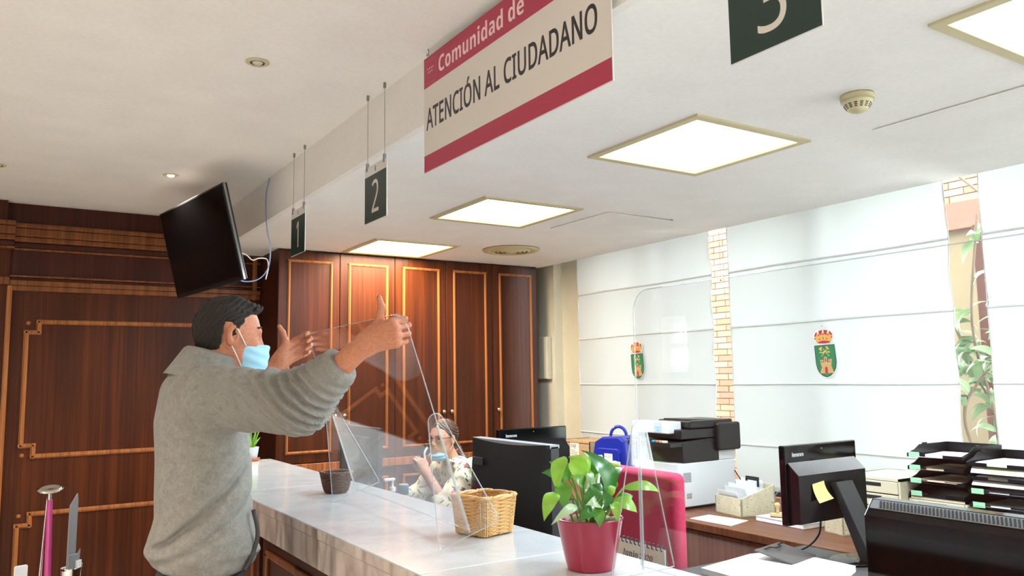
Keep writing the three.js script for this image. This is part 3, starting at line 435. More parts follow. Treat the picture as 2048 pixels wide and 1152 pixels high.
// ---------------------------------------------------------------- baskets
function weave(path, rows, y0, y1, grow, r, amp, nst) { // path(t, k) -> [x, z] outline for height fraction k
  const list = []; for (let i = 0; i < rows; i++) { const k = i / (rows - 1), pts = []; const n = nst * 2; for (let j = 0; j < n; j++) { const t = j / n, [x, z, nx, nz] = path(t, k), o = amp * ((j + i) % 2 ? 1 : -1) * (j % 2 ? 0.6 : 1); pts.push(V(x + nx * o, y0 + (y1 - y0) * k, z + nz * o)); } list.push(new THREE.TubeGeometry(new THREE.CatmullRomCurve3(pts, true), n * 2, r, 5, true)); } return merge(list); }
{
  M.wicker = std(0xffffff, 0.55, { map: texture(128, 128, (u, v) => mix([196, 146, 82], [228, 186, 122], vnoise(u * 16, v * 16, 16, 16, 71)), 0.05, 0.05) }); M.wickerDark = std(0xffffff, 0.5, { map: texture(128, 128, (u, v) => mix([58, 32, 22], [102, 60, 42], vnoise(u * 16, v * 16, 16, 16, 73)), 0.05, 0.05) });
  const rect = (hx, hz, rad) => (t, k) => { const g = 1 + 0.14 * k, a = hx * g, b = hz * g; const th = t * 2 * Math.PI, c = Math.cos(th), s = Math.sin(th), e = 0.28; const x = a * Math.sign(c) * Math.pow(Math.abs(c), e), z = b * Math.sign(s) * Math.pow(Math.abs(s), e); const n = Math.hypot(c, s); return [x, z, c / n, s / n]; };
  const g = thing('wicker_basket', 'square pale wicker basket on the marble counter', 'basket', [1.212, CY, -2.055], 0.25); const f = rect(0.062, 0.062);
  mesh('weave', weave(f, 20, 0.008, 0.104, 0, 0.0034, 0.0028, 36), M.wicker, g).userData.kind = 'stuff'; mesh('base', cbox(0.118, 0.006, 0.118, 0.002, 0, 0.005, 0), M.wicker, g);
  for (const d of [0, 0.5]) mesh('rim', new THREE.TubeGeometry(new THREE.CatmullRomCurve3(Array.from({ length: 72 }, (_, j) => { const [x, z, nx, nz] = f(j / 72, 1.03), o = 0.004 * Math.sin(j * 1.57 + d * 6.28); return V(x + nx * o, 0.109 + 0.003 * Math.cos(j * 1.57 + d * 6.28), z + nz * o); }), true), 160, 0.0042, 6, true), M.wicker, g);
  for (let j = 0; j < 28; j++) { const [x, z] = f(j / 28, 0), [x2, z2] = f(j / 28, 1); mesh('stake', cyl([x, 0.003, z], [x2, 0.11, z2], 0.0026, 0.0026, 6), M.wicker, g); }
  const h = thing('wicker_basket', 'small round dark brown wicker basket on the marble counter', 'basket', [1.16, CY, -3.13]), q = (t, k) => { const r = 0.042 + 0.019 * Math.pow(k, 0.7), a = t * 2 * Math.PI; return [r * Math.cos(a), r * Math.sin(a), Math.cos(a), Math.sin(a)]; };
  mesh('weave', weave(q, 15, 0.006, 0.076, 0, 0.0031, 0.0022, 21), M.wickerDark, h).userData.kind = 'stuff'; mesh('base', lathe([[0, 0.003], [0.041, 0.003], [0.043, 0.008], [0, 0.009]], 28), M.wickerDark, h);
  for (const d of [0, 0.5]) mesh('rim', new THREE.TubeGeometry(new THREE.CatmullRomCurve3(Array.from({ length: 48 }, (_, j) => { const [x, z] = q(j / 48, 1.02); return V(x * (1 + 0.05 * Math.sin(j * 1.57 + d * 6.28)), 0.080 + 0.003 * Math.cos(j * 1.57 + d * 6.28), z * (1 + 0.05 * Math.sin(j * 1.57 + d * 6.28))); }), true), 110, 0.0036, 6, true), M.wickerDark, h);
}
// ---------------------------------------------------------------- plants
const LEAF = { dark: phys(0x357a22, 0.35, { transmission: 0.18, thickness: 0, side: THREE.DoubleSide, clearcoat: 0.2 }), mid: phys(0x68a832, 0.36, { transmission: 0.28, thickness: 0, side: THREE.DoubleSide, clearcoat: 0.2 }), lime: phys(0x9ad040, 0.38, { transmission: 0.35, thickness: 0, side: THREE.DoubleSide, clearcoat: 0.2 }), pale: phys(0xb9d8a6, 0.4, { transmission: 0.3, thickness: 0, side: THREE.DoubleSide, clearcoat: 0.3 }) };
const STEM = std(0x6f9a3c, 0.55);
function placeLeaf(parent, b, t, w, mat, tiltSide, rootY = 0.1, root = null) { // leaf from base point b to tip t, stem from the soil
  const B = V(...b), T = V(...t), L = B.distanceTo(T), f = T.clone().sub(B).normalize(), n0 = V(-0.35, 0.55, 0.75).normalize(), up = n0.addScaledVector(f, -n0.dot(f)).normalize().applyAxisAngle(f, tiltSide - 0.15);
  const o = mesh('leaf', leafGeo(L, w, 0.35, 0.2), mat, parent); o.quaternion.setFromRotationMatrix(new THREE.Matrix4().makeBasis(up.clone().cross(f), up, f)); o.position.copy(B);
  if (root) mesh('stem', tube([root, [root[0] * 0.6 + b[0] * 0.4, root[1] + (b[1] - root[1]) * 0.55, root[2] * 0.6 + b[2] * 0.4], b], 0.0022, 16, 6), STEM, parent);
}
{
  const g = thing('potted_plant', 'green leafy plant in a crimson pot on the marble counter', 'potted plant', [1.195, CY, -1.535]);
  const pot = phys(0xa3193a, 0.28, { clearcoat: 0.4, clearcoatRoughness: 0.2 });
  mesh('pot', lathe([[0, 0], [0.054, 0], [0.057, 0.004], [0.068, 0.06], [0.078, 0.112], [0.080, 0.116], [0.078, 0.118], [0.074, 0.112], [0.066, 0.062], [0.05, 0.02], [0, 0.02]], 48), pot, g);
  mesh('soil', lathe([[0, 0.104], [0.04, 0.106], [0.073, 0.1]], 28), std(0x5a4a3a, 0.95), g);
  const rk = rng(4); for (let i = 0; i < 7; i++) { const s = new THREE.IcosahedronGeometry(0.011 + 0.008 * rk(), 1); s.scale(1.3, 0.8, 1); s.translate((rk() - 0.5) * 0.09, 0.108, (rk() - 0.5) * 0.09); mesh('stone', s, std(0xa89c86, 0.9), g); }
  // base, tip, width, tone, roll; x right across the counter, z towards the door side
  const D = [
    [[0.030, 0.165, 0.040], [-0.022, 0.285, 0.030], 0.058, 'dark', 0.5], [[0.040, 0.165, 0.02], [0.090, 0.240, 0.015], 0.052, 'dark', -0.5], [[0.075, 0.195, -0.02], [0.125, 0.245, -0.035], 0.046, 'lime', -0.3],
    [[0.105, 0.175, 0.00], [0.215, 0.165, 0.03], 0.026, 'lime', 0.2], [[0.030, 0.155, 0.05], [0.095, 0.132, 0.075], 0.036, 'lime', 0.1], [[-0.065, 0.262, -0.005], [-0.110, 0.190, 0.015], 0.038, 'lime', 0.6],
    [[-0.060, 0.258, 0.015], [-0.040, 0.205, 0.04], 0.048, 'lime', 0.2], [[-0.105, 0.185, 0.015], [-0.158, 0.135, 0.035], 0.036, 'lime', 0.4], [[-0.070, 0.155, 0.045], [-0.150, 0.130, 0.060], 0.022, 'pale', 0.1],
    [[-0.078, 0.205, 0.0], [-0.095, 0.150, 0.03], 0.040, 'mid', 0.2], [[-0.050, 0.160, 0.05], [0.005, 0.205, 0.05], 0.036, 'dark', 0.4], [[0.005, 0.200, -0.04], [0.045, 0.250, -0.05], 0.042, 'pale', -0.4],
    [[-0.015, 0.150, 0.055], [-0.060, 0.165, 0.075], 0.034, 'pale', 0.2], [[0.020, 0.160, 0.06], [0.018, 0.118, 0.085], 0.030, 'lime', 0.0], [[-0.030, 0.150, 0.06], [-0.035, 0.110, 0.085], 0.030, 'mid', 0.0],
    [[0.060, 0.190, -0.045], [0.020, 0.235, -0.06], 0.044, 'mid', 0.3], [[-0.020, 0.200, -0.05], [-0.060, 0.250, -0.07], 0.042, 'mid', 0.2], [[0.055, 0.175, 0.0], [0.075, 0.215, 0.0], 0.040, 'lime', 0.3], [[-0.02, 0.185, 0.0], [0.01, 0.222, 0.01], 0.036, 'pale', 0.3], [[0.05, 0.15, 0.04], [0.088, 0.168, 0.06], 0.03, 'mid', 0.3], [[-0.04, 0.19, 0.03], [-0.075, 0.225, 0.04], 0.036, 'mid', 0.3], [[0.0, 0.165, 0.05], [0.035, 0.195, 0.06], 0.032, 'lime', 0.0], [[-0.03, 0.14, 0.06], [-0.085, 0.135, 0.075], 0.034, 'dark', 0.2], [[0.045, 0.21, -0.03], [0.075, 0.262, -0.045], 0.04, 'mid', -0.3], [[-0.055, 0.2, -0.03], [-0.1, 0.23, -0.045], 0.038, 'dark', 0.4], [[0.01, 0.145, 0.06], [-0.012, 0.19, 0.065], 0.03, 'dark', 0.1], [[0.02, 0.22, -0.02], [-0.03, 0.262, -0.03], 0.04, 'lime', 0.2]];
  D.forEach(([b, t, w, c, r], i) => placeLeaf(g, b, t, w, LEAF[c], r, 0.1, [b[0] * 0.35 + 0.01 * Math.sin(i * 2.4), 0.104, b[2] * 0.35 + 0.01 * Math.cos(i * 2.4)]));
}
{
  const g = thing('potted_plant', 'small spiky green plant in a pale pot at the counter end', 'potted plant', [1.228, CY, -4.655]);
  mesh('saucer', lathe([[0, 0], [0.036, 0], [0.044, 0.018], [0.041, 0.018], [0.034, 0.005], [0, 0.005]], 28), std(0xc47a52, 0.8), g);
  mesh('pot', lathe([[0, 0.005], [0.026, 0.005], [0.037, 0.078], [0.034, 0.078], [0.024, 0.06], [0, 0.06]], 28), std(0xc4ced2, 0.5), g); mesh('soil', lathe([[0, 0.066], [0.033, 0.064]], 20), std(0x4a3c2e, 0.95), g);
  for (const [dx, dy, dz, w, c] of [[0.02, 0.12, 0.01, 0.014, 'mid'], [-0.03, 0.10, 0.02, 0.014, 'lime'], [0.035, 0.07, 0.03, 0.013, 'lime'], [-0.01, 0.13, -0.02, 0.013, 'mid'], [-0.045, 0.06, -0.01, 0.014, 'lime']]) placeLeaf(g, [dx * 0.1, 0.066, dz * 0.1], [dx, 0.066 + dy, dz], w, LEAF[c], 0.3);
  const arc = []; for (let i = 0; i <= 6; i++) { const t = i / 6; arc.push([0.005 + 0.062 * t, 0.066 + 0.115 * Math.sin(t * 2.1) , 0.012 * t]); } mesh('leaf', tube(arc, 0.0038, 20, 6), LEAF.lime, g);
}
// ---------------------------------------------------------------- office furniture
{
  const c = thing('credenza', 'long low wooden credenza with brown top along the window wall', 'credenza', [3.03, 0, -5.2]), P = (name, g, m, par = c) => { g.translate(-3.03, 0, 5.2); return mesh(name, g, m, par); };
  P('top', box(3.02, 4.02, 0.712, 0.75, -5.2, 0.5, 0.004), M.woodTop); P('carcass', box(3.055, 4.0, 0.08, 0.712, -5.18, 0.48), M.woodDark); P('plinth', box(3.09, 4.0, 0, 0.08, -5.18, 0.48), M.woodDark);
  for (let i = 0; i < 9; i++) { const a = -5.18 + i * 0.628, d = P('door', box(3.036, 3.054, 0.09, 0.706, a + 0.002, a + 0.626, 0.002), M.woodDesk); P('handle', cbox(0.018, 0.012, 0.05, 0.003, 3.03, 0.66, a + (i % 2 ? 0.06 : 0.57)), M.steel, d); }
}
function makeDesk(label, x0, x1, z0, z1, y) {
  const d = thing('office_desk', label, 'desk', [(x0 + x1) / 2, 0, (z0 + z1) / 2]), a = (x1 - x0) / 2, b = (z1 - z0) / 2;
  mesh('desktop', box(-a, a, y - 0.03, y, -b, b, 0.003), M.blackMatte2, d); for (const s of [-1, 1]) mesh('side_panel', box(-a + 0.04, a - 0.04, 0, y - 0.03, s * (b - 0.03) - 0.014, s * (b - 0.03) + 0.014), M.greyPlastic, d); mesh('modesty_panel', box(-0.012, 0.012, 0.2, y - 0.03, -b + 0.05, b - 0.05), M.greyPlastic, d);
}
M.blackMatte2 = std(0x3c3b3a, 0.5);
makeDesk('dark office desk behind the counter where the woman sits', 1.365, 2.15, -4.66, -3.22, 0.73);
makeDesk('dark office desk behind the counter carrying the rounded black monitor', 1.365, 2.0, -3.2, -1.75, 0.73);
makeDesk('dark office desk behind the counter carrying the vented glossy monitor', 1.365, 2.0, -1.73, -0.3, 0.73);
makeDesk('dark office desk with white papers in front of the credenza', 2.24, 3.0, -2.34, -0.9, 0.75);
makeDesk('short side desk carrying a flat black monitor beside the crimson chair', 2.3, 3.0, -3.98, -3.35, 0.75);
M.blackSatin = phys(0x0e0e10, 0.22, { specularIntensity: 0.6 });
// monitors ------------------------------------------------------------
const logoText = (txt, h, col) => { const g = new TextGeometry(txt, { font: fontBold, size: h, depth: 0.0008, curveSegments: 4 }); return [g, std(col, 0.45)]; };
function flatMonitor(label, pos, turn, W, H, lift, note, tilt = 0.08) { // local: back faces +z, base at the desk top; x to the viewer's right when seen from behind
  const g = thing('computer_monitor', label, 'monitor', pos, turn), y0 = lift, y1 = lift + H, m = new THREE.Group(); m.name = 'display'; m.position.set(0, 0, 0); m.rotation.x = tilt * 0; g.add(m);
  mesh('bezel', box(-W / 2, W / 2, y0, y1, -0.03, 0, 0.006), M.blackGloss, m); mesh('screen_panel', box(-W / 2 + 0.02, W / 2 - 0.02, y0 + 0.025, y1 - 0.02, -0.0325, -0.029), M.screen, m);
  const hs = extrude([[0, y0 + 0.006], [0.05, y0 + 0.012], [0.05, y1 - 0.115], [0, y1 - 0.068]], W - 0.036, 0.002); hs.rotateY(-Math.PI / 2); hs.translate(W / 2 - 0.018, 0, 0); mesh('rear_housing', hs, M.blackSatin, m);
  const [lp, lm] = logoText('lenovo', 0.0165, 0xd4d7da); lp.scale(1, 1, 1); const L = mesh('logo', lp, lm, m); L.position.set(-W / 2 + 0.045, y1 - 0.046, 0.0002); L.userData.label = 'light maker logo';
  mesh('camera_dot', new THREE.SphereGeometry(0.003, 8, 6), M.chrome, m).position.set(0, y1 - 0.022, 0);
  // curved foot
  const arm = extrude([[0.0, y0 + H * 0.5], [0.03, y0 + H * 0.52], [0.17, 0.02], [0.17, 0.0], [0.12, 0.0]], 0.1, 0.004); arm.rotateY(-Math.PI / 2); arm.translate(0.05 + 0.035, 0, 0.046); mesh('stand', arm, M.blackPlastic, g);
  mesh('foot', lathe([[0, 0], [0.10, 0], [0.104, 0.006], [0.10, 0.012], [0, 0.016]], 36).scale(1.1, 1, 0.9).translate(0, 0, 0.13), M.blackGloss, g);
  if (note) { const p = new THREE.PlaneGeometry(0.075, 0.075, 8, 8), q = p.attributes.position; for (let i = 0; i < q.count; i++) { const x = q.getX(i), y = q.getY(i), t = (0.0375 - y) / 0.075; q.setXYZ(i, x + t * t * 0.012 * (x > 0 ? 2 : 0.6), y, t * t * 0.018); } p.computeVertexNormals(); const s = mesh('sticky_note', p, std(0xece98a, 0.8, { side: THREE.DoubleSide }), m); s.position.set(-W / 2 + 0.135, y1 - 0.185, 0.0535); s.rotation.z = 0.12; s.userData.label = 'yellow sticky note'; }
  return g;
}
const noteMonitor = flatMonitor('flat black monitor with a yellow sticky note on its back', [2.902, 0.75, -2.15], 0, 0.47, 0.315, 0.142, true);
flatMonitor('flat black monitor standing behind the rounded monitor near the cardboard box', [2.545, 0.75, -3.76], 0, 0.46, 0.30, 0.165, false);
{ // rounded-back monitor, back towards the counter
  const g = thing('computer_monitor', 'large black monitor with a rounded back and pale top edge', 'monitor', [1.70, 0.73, -2.67], -Math.PI / 2), W = 0.562, H = 0.40, yb = 0.122;
  const nx = 24, ny = 12, pos = [], idx = [], uv = []; const bul = (u, v) => 0.012 + 0.05 * Math.pow(cl(1 - Math.pow(Math.abs(u * 2 - 1), 3)), 0.6) * Math.pow(cl(Math.sin(Math.PI * (0.1 + 0.86 * v))), 0.7);
  for (let j = 0; j <= ny; j++) for (let i = 0; i <= nx; i++) { const u = i / nx, v = j / ny; pos.push((u - 0.5) * W, yb + v * H - 0.012 * Math.pow(v, 6) * Math.sin(Math.PI * u), bul(u, v)); uv.push(u, v); if (i < nx && j < ny) { const a = j * (nx + 1) + i; idx.push(a, a + 1, a + nx + 1, a + 1, a + nx + 2, a + nx + 1); } }
  const bg = new THREE.BufferGeometry(); bg.setAttribute('position', new THREE.Float32BufferAttribute(pos, 3)); bg.setAttribute('uv', new THREE.Float32BufferAttribute(uv, 2)); bg.setIndex(idx); bg.computeVertexNormals(); mesh('rear_shell', bg, M.blackMatte, g);
  const tp = []; for (let i = 0; i <= nx; i++) { const u = i / nx; tp.push([(u - 0.5) * W, bul(u, 1)]); } tp.push([W / 2, -0.03], [-W / 2, -0.03]); const tg = extrude(tp, 0.012, 0); tg.rotateX(Math.PI / 2); tg.scale(1, 1, 1); tg.translate(0, yb + H, 0); mesh('top_edge', tg, std(0x9a9da0, 0.3), g).userData.label = 'pale glossy top edge';
  mesh('bezel', box(-W / 2, W / 2, yb - 0.006, yb + H - 0.002, -0.03, 0.012, 0.005), M.blackPlastic, g); mesh('screen_panel', box(-W / 2 + 0.015, W / 2 - 0.015, yb + 0.015, yb + H - 0.02, -0.032, -0.029), M.screen, g);
  mesh('stand', box(-0.06, 0.06, 0.01, yb + 0.12, 0.02, 0.055, 0.006), M.blackMatte, g); mesh('foot', box(-0.14, 0.14, 0, 0.014, -0.09, 0.11, 0.005), M.blackMatte, g);
  const ring = mesh('logo', merge([new THREE.TorusGeometry(0.027, 0.0012, 6, 32), logoText('hp', 0.026, 0)[0].translate(-0.017, -0.01, 0)]), std(0x3c4044, 0.4), g); ring.position.set(-0.14, yb + 0.17, 0.0615); mesh('label_plate', cbox(0.075, 0.03, 0.003, 0.0005, -0.15, yb + 0.315, 0.061), M.blackGloss, g);
}
{ // woman's monitor, slim, back to the counter
  const g = thing('computer_monitor', 'slim black monitor on the desk of the seated woman', 'monitor', [1.71, 0.73, -4.27], -Math.PI / 2 - 0.05), W = 0.60, H = 0.36, yb = 0.15;
  mesh('bezel', box(-W / 2, W / 2, yb, yb + H, -0.03, 0, 0.006), M.blackMatte, g); mesh('rear_housing', box(-W / 2 + 0.06, W / 2 - 0.06, yb + 0.04, yb + H - 0.05, -0.002, 0.035, 0.012), M.blackMatte, g); mesh('screen_panel', box(-W / 2 + 0.015, W / 2 - 0.015, yb + 0.015, yb + H - 0.015, -0.032, -0.029), M.screen, g); mesh('stand', box(-0.04, 0.04, 0.01, yb + 0.1, 0.0, 0.034, 0.006), M.blackMatte, g); mesh('foot', box(-0.13, 0.13, 0, 0.012, -0.1, 0.09, 0.004), M.blackMatte, g);
}
{ // vented glossy back
  const g = thing('computer_monitor', 'glossy black monitor with a slatted vent along its top', 'monitor', [1.75, 0.73, -0.885], -Math.PI / 2), W = 0.575, yb = 0.06, H = 0.41;
  const bodyG = extrude([[-0.05, yb], [0, yb], [0.02, yb + 0.05], [0.02, yb + H - 0.035], [-0.012, yb + H], [-0.05, yb + H]], W, 0.003); bodyG.rotateY(-Math.PI / 2); bodyG.translate(W / 2, 0, 0); mesh('rear_shell', bodyG, M.blackGloss, g);
  const slope = (g) => g.rotateX(0.829).translate(0, yb + H - 0.0105, 0.0); mesh('vent_strip', slope(cbox(W - 0.01, 0.003, 0.024, 0.001)), std(0x8b8f92, 0.35), g);
  const sl = []; for (let i = 0; i < 62; i++) { const b = cbox(0.0042, 0.003, 0.019); b.rotateY(0.35); b.translate(-W / 2 + 0.03 + i * 0.0084, 0.0014, 0); sl.push(slope(b)); } mesh('vent_slots', merge(sl), M.blackMatte, g).userData.kind = 'stuff';
  mesh('screen_panel', box(-W / 2 + 0.02, W / 2 - 0.02, yb + 0.03, yb + H - 0.02, -0.056, -0.052), M.screen, g); mesh('stand', box(-0.09, 0.09, 0.012, yb + 0.03, -0.02, 0.012, 0.004), M.blackMatte, g); mesh('foot', box(-0.16, 0.16, 0, 0.014, -0.13, 0.09, 0.005), M.blackMatte, g);
}
// chair ---------------------------------------------------------------
{
  const g = thing('office_chair', 'crimson upholstered chair with a tall flat backrest', 'chair', [2.2, 0, -2.63], -0.06), red = std(0xffffff, 0.8, { map: texture(128, 128, (u, v) => { const k = vnoise(u * 64, v * 64, 64, 64, 81); return mix([188, 44, 80], [212, 62, 100], k); }, 0.1, 0.1) });
  mesh('backrest', box(0.10, 0.165, 0.52, 1.105, -0.245, 0.245, 0.03), red, g); mesh('seat', box(-0.34, 0.12, 0.42, 0.50, -0.24, 0.24, 0.03), red, g); mesh('back_support', box(0.15, 0.18, 0.3, 0.7, -0.04, 0.04, 0.006), M.blackMatte, g); mesh('seat_bracket', box(-0.2, 0.18, 0.37, 0.42, -0.05, 0.05, 0.01), M.blackMatte, g); mesh('gas_column', cyl([-0.1, 0.08, 0], [-0.1, 0.4, 0], 0.025), M.blackMatte, g);
  for (let i = 0; i < 5; i++) { const a = i * 1.2566, x = -0.1 + 0.27 * Math.cos(a), z = 0.27 * Math.sin(a); const l = mesh('base_leg', cyl([-0.1, 0.1, 0], [x, 0.07, z], 0.024, 0.016), M.blackMatte, g); mesh('castor', new THREE.SphereGeometry(0.03, 14, 10).translate(x, 0.03, z), M.blackPlastic, l); }
}
// printer -------------------------------------------------------------
{
  const g = thing('printer', 'large white and black multifunction printer on the credenza', 'printer', [3.2, 0.75, -3.48]), z0 = -0.185, z1 = 0.175, wp = M.whitePlastic, bk = std(0x201c1a, 0.35);
  mesh('paper_cabinet', box(0, 0.46, 0.012, 0.255, z0, z1, 0.008), wp, g); mesh('rear_body', box(0.30, 0.47, 0.255, 0.34, z0, z1, 0.006), wp, g); mesh('feet', merge([box(0.03, 0.43, 0, 0.014, z0 + 0.02, z1 - 0.02)]), bk, g);
  mesh('drawer_line', box(-0.0015, 0.01, 0.128, 0.131, z0 + 0.01, z1 - 0.01), M.greyPlastic, g); for (let i = 0; i < 9; i++) { mesh('vent_slot', box(0.04, 0.10, 0.15 + i * 0.006, 0.1525 + i * 0.006, z1 - 0.001, z1 + 0.0012), M.greyPlastic, g); if (i < 5) mesh('vent_slot', box(0.06, 0.10, 0.06 + i * 0.006, 0.0625 + i * 0.006, z1 - 0.001, z1 + 0.0012), M.greyPlastic, g); }
  mesh('engine', box(0.04, 0.33, 0.255, 0.37, z0 + 0.06, z1 + 0.002, 0.006), bk, g); mesh('output_tray', extrude([[-0.05, 0.345], [0.3, 0.345], [0.3, 0.385], [-0.05, 0.368]], z1 - z0 - 0.01, 0.003).translate(0, 0, z0 + 0.005), bk, g);
  mesh('scanner', box(0.03, 0.44, 0.385, 0.44, z0, z1 + 0.004, 0.008), bk, g); mesh('document_feeder', box(0.10, 0.45, 0.44, 0.488, z0 + 0.10, z1 + 0.006, 0.012), bk, g); mesh('feeder_tray', extrude([[0.12, 0.485], [0.47, 0.475], [0.47, 0.485], [0.12, 0.495]], 0.2, 0.002).translate(0, 0, -0.05), bk, g); mesh('side_hump', box(0.30, 0.49, 0.31, 0.47, z1 - 0.02, z1 + 0.03, 0.015), bk, g);
  mesh('control_panel', box(-0.012, 0.09, 0.415, 0.482, z0, z1 - 0.05, 0.008), wp, g); const t = canvasTex(160, 128, (c) => { c.fillStyle = '#a8c4e8'; c.fillRect(0, 0, 160, 128); c.fillStyle = '#d5e2f4'; c.fillRect(20, 18, 120, 14); c.fillStyle = '#7ea2d2'; c.fillRect(30, 58, 100, 8); c.fillRect(48, 94, 64, 14); });
  const s = mesh('touch_screen', new THREE.PlaneGeometry(0.062, 0.05).rotateY(-Math.PI / 2), new THREE.MeshStandardMaterial({ color: 0x222222, map: t, emissive: 0xffffff, emissiveMap: t, emissiveIntensity: 0.75, roughness: 0.3 }), g); s.position.set(-0.0132, 0.449, 0.04); s.userData.label = 'blue touch screen';
  const mk = canvasTex(160, 40, (c) => { c.fillStyle = '#e6e8e8'; c.fillRect(0, 0, 160, 40); c.fillStyle = '#777a7c'; c.fillRect(6, 10, 20, 20); for (let i = 0; i < 5; i++) c.fillRect(38 + i * 22, 13, 15, 14); }); const m2 = mesh('maker_mark', new THREE.PlaneGeometry(0.045, 0.011).rotateY(-Math.PI / 2), std(0xffffff, 0.5, { map: mk }), g); m2.position.set(-0.0132, 0.464, -0.115);
  mesh('paper_slip', extrude([[0, 0], [0.07, 0], [0.085, 0.012], [0.05, 0.016], [-0.008, 0.014]], 0.004, 0).rotateY(-Math.PI / 2).translate(0.098, 0.448, 0.02), M.paper, g);
  [[0x3d9db8, 0.03], [0xd8705c, 0.065], [0xe2a44c, 0.09], [0xe8e4da, 0.115]].forEach(([c, z]) => mesh('ink_tab', cbox(0.028, 0.012, 0.02, 0.003, -0.032, 0.374, z), std(c, 0.4), g));
  mesh('stylus', cyl([0.44, 0.19, z1 + 0.012], [0.50, 0.11, z1 + 0.02], 0.0035, 0.0025, 8), M.blackPlastic, g);
}
// things along the credenza -----------------------------------------------
{
  const b = thing('cardboard_box', 'brown cardboard box with a white label beside the blue bag', 'box', [3.80, 0.75, -4.86]), card = std(0xffffff, 0.85, { map: texture(128, 128, (u, v) => mix([176, 146, 108], [194, 166, 128], vnoise(u * 30, v * 30, 30, 30, 91)), 0.2, 0.2) });
  mesh('carton', merge([box(-0.14, 0.14, 0, 0.006, -0.18, 0.18), box(-0.14, -0.135, 0, 0.27, -0.18, 0.18), box(0.135, 0.14, 0, 0.27, -0.18, 0.18), box(-0.14, 0.14, 0, 0.27, -0.18, -0.175), box(-0.14, 0.14, 0, 0.27, 0.175, 0.18)]), card, b); const f1 = mesh('flap', box(-0.135, 0, 0.262, 0.266, -0.17, 0.17), card, b); f1.rotation.z = 0.04; mesh('flap', box(0.005, 0.135, 0.258, 0.262, -0.17, 0.17), card, b);
  const t = canvasTex(128, 160, (c) => { c.fillStyle = '#e6e4de'; c.fillRect(0, 0, 128, 160); c.fillStyle = '#3c3a38'; c.font = 'bold 44px serif'; c.fillText('cap', 8, 46); c.fillStyle = '#8d8a86'; for (let i = 0; i < 5; i++) c.fillRect(10, 70 + i * 16, 60 + (i * 37) % 45, 5); });
  const l = mesh('shipping_label', new THREE.PlaneGeometry(0.11, 0.14).rotateY(-Math.PI / 2), std(0xffffff, 0.7, { map: t }), b); l.position.set(-0.1412, 0.19, 0.0);
}
{
  const b = thing('bag', 'shiny royal blue zipped bag with handle and small white tag', 'bag', [3.62, 0.75, -4.28], 0.12), blue = phys(0x1c2f9c, 0.26, { clearcoat: 0.5, clearcoatRoughness: 0.2 });
  const bodyG = extrude([[-0.15, 0], [0.15, 0], [0.155, 0.20], [0.13, 0.30], [0.06, 0.335], [-0.09, 0.345], [-0.14, 0.315], [-0.155, 0.2]], 0.22, 0.014); bodyG.rotateY(Math.PI / 2); bodyG.translate(-0.11, 0, 0); mesh('body', bodyG, blue, b);
  mesh('handle', (() => { const p = []; for (let i = 0; i <= 12; i++) { const a = Math.PI * i / 12; p.push(V(-0.02 + 0.03 * Math.cos(a), 0.335 + 0.065 * Math.sin(a), 0.045 * Math.cos(a))); } return new THREE.TubeGeometry(new THREE.CatmullRomCurve3(p), 30, 0.011, 8); })(), blue, b);
  const pocket = extrude(roundRect(-0.11, 0.03, 0.11, 0.26, 0.03), 0.012, 0.006); pocket.rotateY(-Math.PI / 2); pocket.translate(-0.122, 0, 0); mesh('front_pocket', pocket, blue, b);
  const tg = canvasTex(96, 72, (c) => { c.fillStyle = '#ece9e2'; c.fillRect(0, 0, 96, 72); c.fillStyle = '#b8474a'; c.fillRect(14, 22, 10, 10); c.fillStyle = '#a3a09a'; c.fillRect(34, 20, 46, 5); c.fillRect(34, 34, 38, 5); }); const q = mesh('tag', new THREE.PlaneGeometry(0.075, 0.055).rotateY(-Math.PI / 2), std(0xffffff, 0.6, { map: tg }), b); q.position.set(-0.1425, 0.20, 0.015);
  mesh('zip', tube([[-0.10, 0.33, 0.15], [0.0, 0.335, 0.16], [0.1, 0.33, 0.15]], 0.004, 20, 6), M.blackPlastic, b); mesh('zip_side', tube([[-0.06, 0.24, 0.168], [-0.05, 0.15, 0.17], [-0.05, 0.05, 0.168]], 0.006, 20, 6), M.blackPlastic, b); mesh('zip_pull', cbox(0.008, 0.03, 0.003, 0.001, -0.05, 0.05, 0.178), M.chrome, b);
}
function lift(m, label, category, group) { scene.updateMatrixWorld(true); scene.attach(m); m.name = numbered(m.name); m.userData = { label, category }; if (group) m.userData.group = group; return m; } // a thing that sits inside another one
const speck = std(0xffffff, 0.85, { map: texture(256, 256, (u, v) => { const s = vnoise(u * 70, v * 70, 70, 70, 95); return s > 0.84 ? [150, 134, 104] : mix([202, 190, 156], [216, 206, 176], vnoise(u * 12, v * 12, 12, 12, 96)); }, 0.3, 0.3) });
